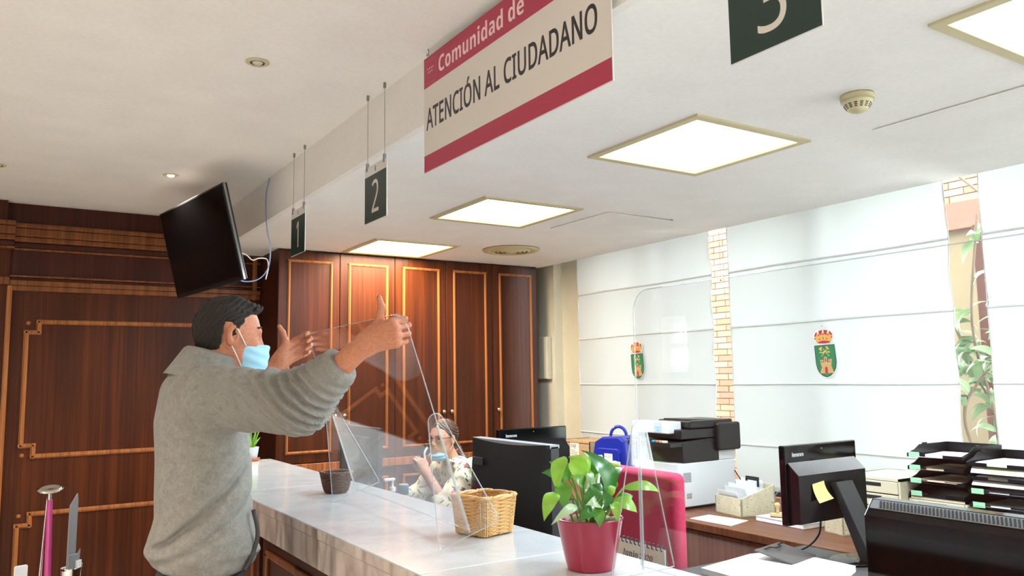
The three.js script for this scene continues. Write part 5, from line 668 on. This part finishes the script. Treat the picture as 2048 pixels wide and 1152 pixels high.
{ // ---------------- the man in the grey fleece, facing +x
  const O = [0.54, 0, -2.60], person = thing('person', 'man in grey fleece jacket and blue face mask tilting a clear screen', 'person', O);
  const skin = phys(0xffffff, 0.5, { map: skinTex([182, 118, 90], [204, 140, 110], 101), specularIntensity: 0.4 });
  const fleece = std(0xffffff, 0.95, { map: texture(256, 256, (u, v) => mix([121, 118, 112], [148, 145, 138], vnoise(u * 70, v * 70, 70, 70, 111) * 0.55 + vnoise(u * 20, v * 20, 20, 20, 112) * 0.45), 0.3, 0.3)  });
  const rs = [0.525, 1.455, -2.405], re = [0.70, 1.435, -2.195], rw = [0.826, 1.598, -2.005], ls = [0.53, 1.455, -2.795], le = [0.70, 1.36, -2.945], lw = [0.862, 1.575, -2.905];
  const hd = headFrame([0.607, 1.652, -2.588], 0.04, -0.12, 0.0), hf = headField(hd, 1.0), neckA = [0.535, 1.47, -2.60], neckB = hd.p(-0.02, -0.05, 0), neck = capsule(neckA, neckB, 0.066, 0.058), head = (x, y, z) => smin(hf(x, y, z), neck(x, y, z), 0.025);
  const rh = handFields(rw, [0.075, 0.034, 0.085], [-0.10, 1, 0.05], [0.7, 0, -0.7], [[60, 80, 50], [64, 84, 50], [66, 84, 50], [66, 80, 50]], [[0.022, 0.022, 0.012], [0.050, 0.052, 0.014], [0.066, 0.078, 0.010], [0.070, 0.102, 0.004]]);
  const lh = handFields(lw, [0.085, 0.058, -0.006], [-0.4, 1, 0.0], [0, 0, 1], [[30, 60, 50], [40, 66, 50], [50, 70, 50], [58, 72, 50]], [[0.022, 0.022, 0.012], [0.048, 0.050, 0.014], [0.058, 0.080, 0.012], [0.060, 0.106, 0.008]]);
  const rfore = capsule(re, rw, 0.042, 0.028), lfore = capsule(le, lw, 0.042, 0.028), upR = capsule(rs, re, 0.05, 0.042), upL = capsule(ls, le, 0.05, 0.042);
  const armR = (x, y, z) => smin(smin(rfore(x, y, z), upR(x, y, z), 0.02), rh(x, y, z), 0.02), armL = (x, y, z) => smin(smin(lfore(x, y, z), upL(x, y, z), 0.02), lh(x, y, z), 0.02);
  const core = torsoField([[0.86, 0.535, -2.60, 0.10, 0.15], [1.1, 0.535, -2.60, 0.10, 0.15], [1.4, 0.52, -2.60, 0.10, 0.17], [1.5, 0.53, -2.60, 0.06, 0.10]]), legs = union([capsule([0.535, 0.88, -2.50], [0.54, 0.48, -2.49], 0.07, 0.048), capsule([0.54, 0.48, -2.49], [0.525, 0.09, -2.49], 0.048, 0.036), capsule([0.535, 0.88, -2.70], [0.54, 0.48, -2.71], 0.07, 0.048), capsule([0.54, 0.48, -2.71], [0.525, 0.09, -2.71], 0.048, 0.036), capsule([0.51, 0.05, -2.49], [0.62, 0.035, -2.48], 0.03, 0.028), capsule([0.51, 0.05, -2.71], [0.62, 0.035, -2.72], 0.03, 0.028)], 0.03);
  const bodyF = (x, y, z) => { let d = smin(core(x, y, z), legs(x, y, z), 0.05); d = smin(d, neck(x, y, z), 0.04); d = smin(d, armR(x, y, z), 0.03); return smin(d, armL(x, y, z), 0.03); };
  // body: coarse trunk and limbs plus fine head and hands, one mesh
  const trunk = surface(bodyF, [0.34, 0.0, -3.05], [0.80, 1.52, -2.05], 0.014), fineHead = surface(head, [0.47, 1.44, -2.72], [0.75, 1.80, -2.46], 0.0032);
  const fineR = surface(armR, ...boundsOf([rw, vadd(rw, vmul(vnorm([0.075, 0.034, 0.085]), 0.19)), re], 0.07), 0.004), fineL = surface(armL, ...boundsOf([lw, vadd(lw, vmul(vnorm([0.085, 0.058, 0]), 0.19)), le], 0.07), 0.004);
  mesh('body', at0(merge([trunk, fineHead, fineR, fineL]), O), skin, person);
  // jacket
  const tor = torsoField([[0.940, 0.548, -2.605, 0.124, 0.184], [0.954, 0.548, -2.605, 0.144, 0.202], [0.970, 0.548, -2.605, 0.147, 0.204], [1.0, 0.548, -2.605, 0.160, 0.212], [1.035, 0.545, -2.60, 0.150, 0.205], [1.10, 0.544, -2.60, 0.138, 0.198], [1.25, 0.540, -2.60, 0.134, 0.200], [1.38, 0.530, -2.60, 0.132, 0.205], [1.45, 0.524, -2.60, 0.117, 0.198], [1.51, 0.523, -2.60, 0.095, 0.135], [1.56, 0.528, -2.60, 0.082, 0.092]]);
  const rc = vmix(re, rw, 0.66), lc = vmix(le, lw, 0.62);
  const sUR = capsule(rs, re, 0.096, 0.082), sFR = capsule(re, rc, 0.082, 0.054), sUL = capsule(ls, le, 0.092, 0.074), sFL = capsule(le, lc, 0.074, 0.050);
  const dR = vnorm(vsub(rc, re)), dU = vnorm(vsub(re, rs)), cutR = (x, y, z) => vdot([x - rc[0], y - rc[1], z - rc[2]], dR), dL = vnorm(vsub(lc, le)), cutL = (x, y, z) => vdot([x - lc[0], y - lc[1], z - lc[2]], dL);
  const crumple = (x, y, z) => { const a = vdot([x - re[0], y - re[1], z - re[2]], dR), b = vdot([x - rs[0], y - rs[1], z - rs[2]], dU), n = n3(x * 14, y * 14, z * 14); let w = 0; const g = Math.exp(-Math.pow((a - 0.045) / 0.085, 2)); w += 0.0115 * g * Math.sin((a + 0.28 * (y - re[1])) * 190 + n * 3.2); w += 0.003 * Math.exp(-Math.pow((b - 0.17) / 0.06, 2)) * Math.sin(b * 80 + y * 50 + n * 3); return w + 0.0016 * (n3(x * 130, y * 130, z * 130) - 0.5); };
  const folds = (x, y, z) => 0.004 * Math.sin(y * 42 + (x - 0.54) * 34 + n3(x * 6, y * 6, z * 6) * 5) * cl((1.2 - y) * 4) + 0.0055 * (n3(x * 9, y * 9, z * 9) - 0.5) + 0.007 * Math.exp(-Math.pow((y - 0.995) / 0.025, 2)) * Math.sin(x * 30 + z * 22) + 0.0016 * (n3(x * 130, y * 130, z * 130) - 0.5) + 0.022 * Math.exp(-Math.pow(((y - 1.16) - (x - 0.54) * 1.05) / 0.017, 2)) * cl((1.34 - y) * 6) * cl((z + 2.62) * 12) + 0.011 * Math.exp(-Math.pow(((y - 1.04) - (x - 0.50) * 0.7) / 0.016, 2)) * cl((z + 2.62) * 12);
  const jacketF = (x, y, z) => { let d = tor(x, y, z) + folds(x, y, z); const c = crumple(x, y, z); d = smin(d, smin(sUR(x, y, z), smax(sFR(x, y, z), cutR(x, y, z), 0.012), 0.03) + c, 0.05); return smin(d, smin(sUL(x, y, z), smax(sFL(x, y, z), cutL(x, y, z), 0.012), 0.03) + c * 0.6, 0.05); };
  const jacket = mesh('jacket', at0(surface(jacketF, [0.32, 0.87, -3.06], [0.87, 1.60, -2.02], 0.0075), O), fleece, person); jacket.userData.label = 'grey fleece jacket';
  { // stand-up collar, a folded band round the neck, lower at the throat
    const pos = [], idx = [], n = 48, prof = [[0.094, -0.026], [0.092, -0.016], [0.084, 0.036], [0.081, 0.056], [0.075, 0.062], [0.068, 0.054], [0.069, 0.0]]; for (let i = 0; i <= n; i++) { const a = i / n * 2 * Math.PI, c = Math.cos(a), s = Math.sin(a), drop = -0.052 * (c * 0.5 + 0.5) + 0.004; for (const [r, h] of prof) pos.push(0.536 + 0.026 * h / 0.05 + c * r * 1.12, 1.548 + h * 0.95 + drop, -2.60 + s * r * 1.05); }
    const m = prof.length; for (let i = 0; i < n; i++) for (let k = 0; k + 1 < m; k++) { const a = i * m + k; idx.push(a, a + 1, a + m, a + 1, a + m + 1, a + m); } const g = new THREE.BufferGeometry(); g.setAttribute('position', new THREE.Float32BufferAttribute(pos, 3)); g.setIndex(idx); g.computeVertexNormals(); metreUV(g); const cm = fleece.clone(); cm.side = THREE.DoubleSide; mesh('collar', at0(g, O), cm, jacket);
    mesh('pocket_zip', at0(tube([[0.655, 1.12, -2.455], [0.668, 1.05, -2.452], [0.645, 0.985, -2.435], [0.625, 0.955, -2.425]], 0.0065, 24, 8), O), std(0x3a3836, 0.6), jacket); }
  const tro = union([torsoField([[0.78, 0.537, -2.60, 0.125, 0.185], [0.97, 0.537, -2.60, 0.115, 0.175]]), capsule([0.537, 0.87, -2.515], [0.545, 0.48, -2.50], 0.095, 0.072), capsule([0.545, 0.48, -2.50], [0.53, 0.09, -2.49], 0.072, 0.06), capsule([0.537, 0.86, -2.685], [0.545, 0.48, -2.70], 0.095, 0.072), capsule([0.545, 0.48, -2.70], [0.53, 0.09, -2.71], 0.072, 0.06)], 0.04);
  mesh('trousers', at0(surface((x, y, z) => Math.max(tro(x, y, z) + 0.003 * Math.sin(y * 60 + x * 30), 0.045 - y), [0.38, 0.03, -2.84], [0.70, 1.0, -2.36], 0.011), O), std(0x33343b, 0.9), person);
  for (const z of [-2.49, -2.71]) mesh('shoe', at0(surface((x, y, zz) => smax(union([capsule([0.50, 0.045, z], [0.66, 0.032, z], 0.046, 0.036), capsule([0.505, 0.06, z], [0.52, 0.10, z], 0.044, 0.04)], 0.03)(x, y, zz), 0.001 - y, 0.006), [0.42, -0.02, z - 0.08], [0.73, 0.17, z + 0.08], 0.008), O), std(0x1c1a19, 0.5), person);
  { // hair: short sides, longer swept top
    const P = hd.p, ax = [hd.F, hd.U, hd.S], cap = union([ellipsoid(P(-0.014, 0.030, 0), [0.098, 0.083, 0.077], ax), ellipsoid(P(-0.02, -0.01, 0), [0.0875, 0.083, 0.0755], ax)], 0.03), quiff = union([capsule(P(0.0, 0.098, -0.036), P(0.066, 0.082, -0.032), 0.014, 0.011), capsule(P(0.0, 0.102, 0.0), P(0.078, 0.086, 0.0), 0.016, 0.013), capsule(P(0.0, 0.098, 0.036), P(0.064, 0.080, 0.034), 0.014, 0.010)], 0.02);
    const hairF = (x, y, z) => { const [f, u, s] = hd.l(x, y, z), as = Math.abs(s); const tex = 0.0016 * Math.sin(f * 330 - u * 260 + s * 180 + n3(x * 55, y * 55, z * 55) * 9) + 0.0035 * (n3(x * 90, y * 90, z * 90) - 0.5);
      const front = 0.052 + 0.85 * Math.max(0, u - 0.045) - 0.75 * Math.max(0, as - 0.03) + 0.3 * Math.max(0, as - 0.055), low = f > 0.012 ? 0.016 + (f - 0.012) * 0.6 : f > -0.008 ? -0.03 : f > -0.034 ? 0.026 : -0.080 + 0.5 * Math.max(0, f + 0.075);
      let d = smax(cap(x, y, z) + tex, f - front, 0.008); d = smax(d, low - u, 0.008); return smin(d, quiff(x, y, z) + tex * 1.4, 0.014); };
    mesh('hair', at0(surface(hairF, [0.46, 1.54, -2.70], [0.75, 1.83, -2.47], 0.0034), O), std(0x221a15, 0.85), person);
    for (const s of [-1, 1]) { mesh('eyebrow', at0(tube([P(0.086, 0.020, s * 0.016), P(0.085, 0.025, s * 0.030), P(0.072, 0.021, s * 0.048)], 0.0042, 14, 6), O), std(0x2c211b, 0.8), person); mesh('eyelashes', at0(tube([P(0.083, -0.012, s * 0.019), P(0.0835, -0.0155, s * 0.031), P(0.077, -0.012, s * 0.043)], 0.0018, 12, 5), O), std(0x2a1d18, 0.7), person); }
    // surgical mask
    const mk = union([ellipsoid(P(0.045, -0.062, 0), [0.066, 0.064, 0.062], ax), capsule(P(0.095, -0.034, 0), P(0.082, -0.092, 0), 0.020, 0.022), ellipsoid(P(0.06, -0.098, 0), [0.038, 0.026, 0.038], ax)], 0.05);
    const maskF = (x, y, z) => { const [f, u, s] = hd.l(x, y, z); const pl = 0.0013 * Math.sin(u * 210 + f * 40) * cl((f - 0.03) * 30) + 0.002 * (n3(x * 30, y * 30, z * 30) - 0.5); let d = mk(x, y, z) - 0.004 + pl; d = smax(d, 0.030 + 0.25 * Math.max(0, -0.07 - u) * 0 - f + 0.12 * Math.abs(u + 0.07), 0.006); d = smax(d, u + 0.028 + (0.1 - f) * 0.10, 0.006); return smax(d, -0.127 - u + (0.09 - f) * 0.12, 0.008); };
    const mask = mesh('face_mask', at0(surface(maskF, [0.58, 1.50, -2.70], [0.76, 1.70, -2.48], 0.0032), O), phys(0x9fd0e6, 0.8, { sheen: 0.3 }), person); mask.userData.label = 'light blue surgical face mask';
    for (const s of [-1, 1]) for (const [a, b] of [[[0.040, -0.040, 0.066], [0.004, 0.010, 0.0795]], [[0.036, -0.102, 0.058], [-0.004, -0.046, 0.078]]]) mesh('ear_loop', at0(tube([P(a[0], a[1], s * a[2]), P((a[0] + b[0]) / 2, (a[1] + b[1]) / 2, s * ((a[2] + b[2]) / 2 + 0.004)), P(b[0], b[1], s * b[2])], 0.0017, 14, 6), O), M.whitePlastic, mask); }
}
{ // ---------------- the seated woman, facing -x
  const O = [2.46, 0, -4.30], person = thing('person', 'seated woman in cream floral blouse speaking into a handset', 'person', O);
  const skin = phys(0xffffff, 0.5, { map: skinTex([192, 138, 112], [210, 158, 132], 105), specularIntensity: 0.4 });
  const print = canvasTex(512, 512, (c) => { c.fillStyle = '#ead9b8'; c.fillRect(0, 0, 512, 512); const r = rng(21), leaf = (x, y, a, l, w, col) => { c.save(); c.translate(x, y); c.rotate(a); c.fillStyle = col; c.beginPath(); c.ellipse(l / 2, 0, l / 2, w / 2, 0, 0, 7); c.fill(); c.restore(); };
    for (let i = 0; i < 24; i++) { const x = 30 + (i % 5) * 100 + r() * 60, y = 30 + Math.floor(i / 5) * 100 + r() * 60, t = i % 3; if (t === 0) { for (let k = 0; k < 6; k++) leaf(x, y, k * 1.05, 26, 18, ['#d9576a', '#e88a94', '#c8445a'][k % 3]); leaf(x, y, 0.5, 8, 8, '#f0d080'); } for (let k = 0; k < 4; k++) leaf(x + (r() - 0.5) * 40, y + (r() - 0.5) * 40, r() * 6.28, 34 + r() * 16, 11, ['#3f5d66', '#5f8a86', '#2f3f4c', '#8fb5a6'][Math.floor(r() * 4)]); } });
  print.wrapS = print.wrapT = THREE.RepeatWrapping; print.repeat.set(2.9, 2.9);
  const blouse = std(0xffffff, 0.85, { map: print });
  const hd = headFrame([2.290, 1.150, -4.305], Math.PI - 0.42, 0.03, 0.03), k = 0.93, hf = headField(hd, k), neck = capsule([2.355, 0.985, -4.30], hd.p(-0.018, -0.06, 0), 0.052, 0.048), head = (x, y, z) => smin(hf(x, y, z), neck(x, y, z), 0.022);
  const ls = [2.385, 0.965, -4.135], le = [2.22, 0.785, -4.165], lw = [2.150, 0.955, -4.255], rs = [2.385, 0.965, -4.465], re = [2.24, 0.79, -4.56], rw = [2.03, 0.768, -4.50];
  const lh = handFields(lw, [-0.03, 0.088, -0.03], [-0.75, 0.4, -0.2], [-0.5, 0.2, -0.9], [[45, 60, 40], [50, 64, 40], [54, 66, 40], [58, 66, 40]], [[0.02, 0.022, 0.012], [0.045, 0.040, 0.022], [0.068, 0.040, 0.034], [0.088, 0.034, 0.04]], 0.86), rh = handFields(rw, [-1, -0.06, 0.12], [0.1, 0.1, 1], [0, -1, 0], [[14, 18, 12], [14, 18, 12], [16, 20, 14], [18, 22, 14]], [[0.02, 0.022, 0.006], [0.045, 0.045, 0.008], [0.064, 0.060, 0.008], [0.084, 0.066, 0.008]], 0.86);
  const lf = capsule(le, lw, 0.036, 0.025), rf = capsule(re, rw, 0.036, 0.025), armL = (x, y, z) => smin(lf(x, y, z), lh(x, y, z), 0.016), armR = (x, y, z) => smin(rf(x, y, z), rh(x, y, z), 0.016);
  const core = torsoField([[0.5, 2.56, -4.30, 0.09, 0.13], [0.75, 2.50, -4.30, 0.09, 0.13], [0.93, 2.41, -4.30, 0.08, 0.14], [1.0, 2.36, -4.30, 0.05, 0.08]]), legs = union([capsule([2.55, 0.54, -4.21], [2.18, 0.52, -4.20], 0.075, 0.055), capsule([2.18, 0.52, -4.20], [2.22, 0.09, -4.20], 0.052, 0.034), capsule([2.55, 0.54, -4.39], [2.18, 0.52, -4.40], 0.075, 0.055), capsule([2.18, 0.52, -4.40], [2.22, 0.09, -4.40], 0.052, 0.034), capsule([2.23, 0.05, -4.20], [2.11, 0.035, -4.20], 0.03, 0.026), capsule([2.23, 0.05, -4.40], [2.11, 0.035, -4.40], 0.03, 0.026)], 0.03), upL = capsule(ls, le, 0.045, 0.036), upR = capsule(rs, re, 0.045, 0.036);
  const bodyF = (x, y, z) => { let d = smin(core(x, y, z), legs(x, y, z), 0.05); d = smin(d, neck(x, y, z), 0.03); d = smin(d, smin(upL(x, y, z), armL(x, y, z), 0.02), 0.03); return smin(d, smin(upR(x, y, z), armR(x, y, z), 0.02), 0.03); };
  mesh('body', at0(merge([surface(bodyF, [2.05, 0.0, -4.66], [2.72, 1.03, -4.02], 0.015), surface(head, [2.16, 0.98, -4.42], [2.44, 1.27, -4.19], 0.0034), surface(armL, ...boundsOf([le, lw, vadd(lw, [-0.07, 0.16, -0.05])], 0.055), 0.0042), surface(armR, ...boundsOf([re, rw, vadd(rw, [-0.16, -0.01, 0.02])], 0.055), 0.0042)]), O), skin, person);
  const tor = torsoField([[0.52, 2.56, -4.30, 0.135, 0.185], [0.66, 2.53, -4.30, 0.125, 0.175], [0.80, 2.475, -4.30, 0.130, 0.180], [0.90, 2.425, -4.30, 0.125, 0.185], [0.96, 2.40, -4.30, 0.10, 0.175], [1.005, 2.372, -4.30, 0.075, 0.11], [1.03, 2.362, -4.30, 0.062, 0.072]]), lc = vmix(le, lw, 0.30), rc = vmix(re, rw, 0.45), cut = (c, a, b) => { const d = vnorm(vsub(b, a)); return (x, y, z) => vdot([x - c[0], y - c[1], z - c[2]], d); }, cL = cut(lc, le, lw), cR = cut(rc, re, rw), sL = capsule(ls, le, 0.070, 0.058), sL2 = capsule(le, vmix(le, lw, 0.36), 0.056, 0.047), sR = capsule(rs, re, 0.068, 0.056), sR2 = capsule(re, vmix(re, rw, 0.5), 0.056, 0.046);
  const bl = mesh('blouse', at0(surface((x, y, z) => { const w = 0.004 * Math.sin(y * 70 + z * 40 + n3(x * 12, y * 12, z * 12) * 6); let d = tor(x, y, z) + w * 0.6; d = smin(d, smin(sL(x, y, z), smax(sL2(x, y, z), cL(x, y, z), 0.008), 0.02) + w, 0.04); return smin(d, smin(sR(x, y, z), smax(sR2(x, y, z), cR(x, y, z), 0.008), 0.02) + w, 0.04); }, [2.06, 0.49, -4.66], [2.73, 1.06, -4.03], 0.0085), O), blouse, person); bl.userData.label = 'cream blouse with floral print';
  mesh('trousers', at0(surface((x, y, z) => Math.max(smin(legs(x, y, z) - 0.014, ellipsoid([2.57, 0.54, -4.30], [0.14, 0.105, 0.19])(x, y, z), 0.05), 0.06 - y), [2.04, 0.04, -4.56], [2.76, 0.68, -4.04], 0.014), O), std(0x2f3440, 0.9), person);
  for (const z of [-4.20, -4.40]) mesh('shoe', at0(surface((x, y, zz) => smax(capsule([2.24, 0.042, z], [2.09, 0.03, z], 0.042, 0.034)(x, y, zz), 0.001 - y, 0.006), [2.02, -0.02, z - 0.07], [2.32, 0.12, z + 0.07], 0.009), O), std(0x2a2422, 0.5), person);
  const P = (f, u, s) => hd.p(f * k, u * k, s * k), ax = [hd.F, hd.U, hd.S], hairM = std(0xffffff, 0.45, { map: texture(128, 128, (u, v) => mix([50, 30, 18], [96, 60, 36], vnoise(u * 60, v * 4, 60, 4, 131)), 0.1, 0.4) });
  const cap = ellipsoid(P(-0.016, 0.022, 0), [0.104 * k, 0.094 * k, 0.083 * k], ax), bun = union([capsule(P(-0.10, -0.015, 0), P(-0.135, -0.075, 0.0), 0.026, 0.024), capsule(P(-0.135, -0.075, 0), P(-0.15, -0.15, -0.07), 0.026, 0.022), capsule(P(-0.15, -0.15, -0.07), P(-0.155, -0.25, -0.12), 0.022, 0.008)], 0.03);
  mesh('hair', at0(surface((x, y, z) => { const [f, u, s] = hd.l(x, y, z), as = Math.abs(s), tx = 0.0018 * Math.sin(u * 420 + as * 300 - f * 120 + n3(x * 40, y * 40, z * 40) * 4); const front = 0.062 + 0.30 * Math.max(0, u - 0.03) - 0.55 * Math.max(0, as - 0.025) + 0.4 * Math.max(0, as - 0.05); const low = f > -0.02 ? -0.012 + Math.max(0, f - 0.005) * 0.9 : -0.05; let d = smax(cap(x, y, z) + tx, f - front, 0.008); d = smax(d, low - u, 0.01); return smin(d, bun(x, y, z) + tx, 0.02); }, [2.18, 0.86, -4.45], [2.56, 1.28, -4.18], 0.0042), O), hairM, person);
  mesh('hair_tie', at0(new THREE.TorusGeometry(0.026, 0.012, 10, 20).applyQuaternion(new THREE.Quaternion().setFromUnitVectors(V(0, 0, 1), V(0.5, -0.85, 0).normalize())).translate(...P(-0.135, -0.085, 0.0)), O), std(0xd65a78, 0.8), person);
  const gl = std(0x5a2f2c, 0.35), frame = []; for (const s of [-1, 1]) { const c = []; for (let i = 0; i < 20; i++) { const a = i / 20 * 2 * Math.PI; c.push(V(...P(0.098 - 0.006 * Math.abs(Math.cos(a)) , -0.010 + 0.020 * Math.sin(a), s * (0.033 + 0.025 * Math.cos(a))))); } frame.push(new THREE.TubeGeometry(new THREE.CatmullRomCurve3(c, true), 50, 0.0031, 6, true)); frame.push(tube([P(0.092, -0.004, s * 0.058), P(0.05, 0.0, s * 0.074), P(0.0, 0.004, s * 0.080)], 0.0026, 20, 6)); } frame.push(tube([P(0.1, -0.006, -0.009), P(0.104, -0.003, 0), P(0.1, -0.006, 0.009)], 0.002, 10, 6));
  const gs = mesh('glasses', at0(merge(frame), O), gl, person); gs.userData.label = 'dark red framed glasses'; for (const s of [-1, 1]) { mesh('eyebrow', at0(tube([P(0.086, 0.019, s * 0.016), P(0.085, 0.023, s * 0.030), P(0.072, 0.019, s * 0.048)], 0.0024, 14, 6), O), std(0x4a3020, 0.8), person); mesh('eye', at0(ellipsoidGeo(P(0.0755, -0.008, s * 0.031), 0.0085 * k), O), std(0x2a2320, 0.25), person); }
  mesh('lips', at0(merge([tube([P(0.094, -0.071, -0.02), P(0.101, -0.0695, 0), P(0.094, -0.071, 0.02)], 0.004, 14, 6), tube([P(0.092, -0.079, -0.018), P(0.099, -0.0805, 0), P(0.092, -0.079, 0.018)], 0.0042, 14, 6)]), O), std(0xb5706a, 0.5), person);
  const mk = ellipsoid(P(0.045, -0.114, 0), [0.056, 0.036, 0.056], ax), mask = mesh('face_mask', at0(surface((x, y, z) => { const [f, u] = hd.l(x, y, z); return smax(mk(x, y, z) + 0.002 * Math.sin(u * 300 + f * 60), -f - 0.0, 0.006); }, [2.15, 0.97, -4.40], [2.33, 1.12, -4.21], 0.0035), O), phys(0x9fd0e6, 0.8), person); mask.userData.label = 'light blue face mask pulled under the chin';
  for (const s of [-1, 1]) mesh('ear_loop', at0(tube([P(0.02, -0.105, s * 0.050), P(0.002, -0.06, s * 0.074), P(-0.006, -0.03, s * 0.082)], 0.0016, 14, 6), O), M.whitePlastic, mask);
  mesh('bracelet', at0(new THREE.TorusGeometry(0.0275, 0.003, 8, 24).applyQuaternion(new THREE.Quaternion().setFromUnitVectors(V(0, 0, 1), V(...vnorm(vsub(lw, le))))).translate(...vmix(le, lw, 0.66)), O), std(0xc86a72, 0.6), person);
  person.position.x -= 0.03;
  // handset at her mouth
  const h = thing('handset', 'black and white handset held to the mouth of the seated woman', 'handset', [2.128, 1.045, -4.30]); mesh('body', tube([[0.02, -0.06, 0.0], [-0.006, -0.02, 0], [-0.008, 0.02, 0.0], [0.014, 0.055, 0.0]], 0.0135, 24, 10), M.blackPlastic, h); mesh('white_face', tube([[0.022, -0.05, 0.011], [0.002, -0.015, 0.012], [0.0, 0.022, 0.012], [0.018, 0.052, 0.011]], 0.007, 24, 8), M.whitePlastic, h); for (const y of [-0.06, 0.055]) mesh('end_cap', new THREE.SphereGeometry(0.0175, 16, 12).translate(0.018, y, 0), M.blackPlastic, h);
  // her chair
  const ch = thing('office_chair', 'dark office chair under the seated woman', 'chair', [2.53, 0, -4.30]); const fab = std(0x2b2d33, 0.85); mesh('seat', box(-0.24, 0.22, 0.36, 0.44, -0.23, 0.23, 0.03), fab, ch); mesh('backrest', box(0.22, 0.27, 0.5, 0.84, -0.2, 0.2, 0.025), fab, ch); mesh('back_support', box(0.24, 0.265, 0.34, 0.6, -0.03, 0.03, 0.005), M.blackMatte, ch); mesh('seat_bracket', box(-0.1, 0.26, 0.33, 0.36, -0.04, 0.04, 0.005), M.blackMatte, ch); mesh('gas_column', cyl([0, 0.08, 0], [0, 0.34, 0], 0.025), M.blackMatte, ch); for (let i = 0; i < 5; i++) { const a = i * 1.2566 + 0.3, x = 0.26 * Math.cos(a), z = 0.26 * Math.sin(a); const l = mesh('base_leg', cyl([0, 0.1, 0], [x, 0.07, z], 0.024, 0.016), M.blackMatte, ch); mesh('castor', new THREE.SphereGeometry(0.03, 14, 10).translate(x, 0.03, z), M.blackPlastic, l); }
}
function ellipsoidGeo(c, r) { return new THREE.SphereGeometry(r, 14, 10).translate(...c); }
renderer.render(scene, camera);
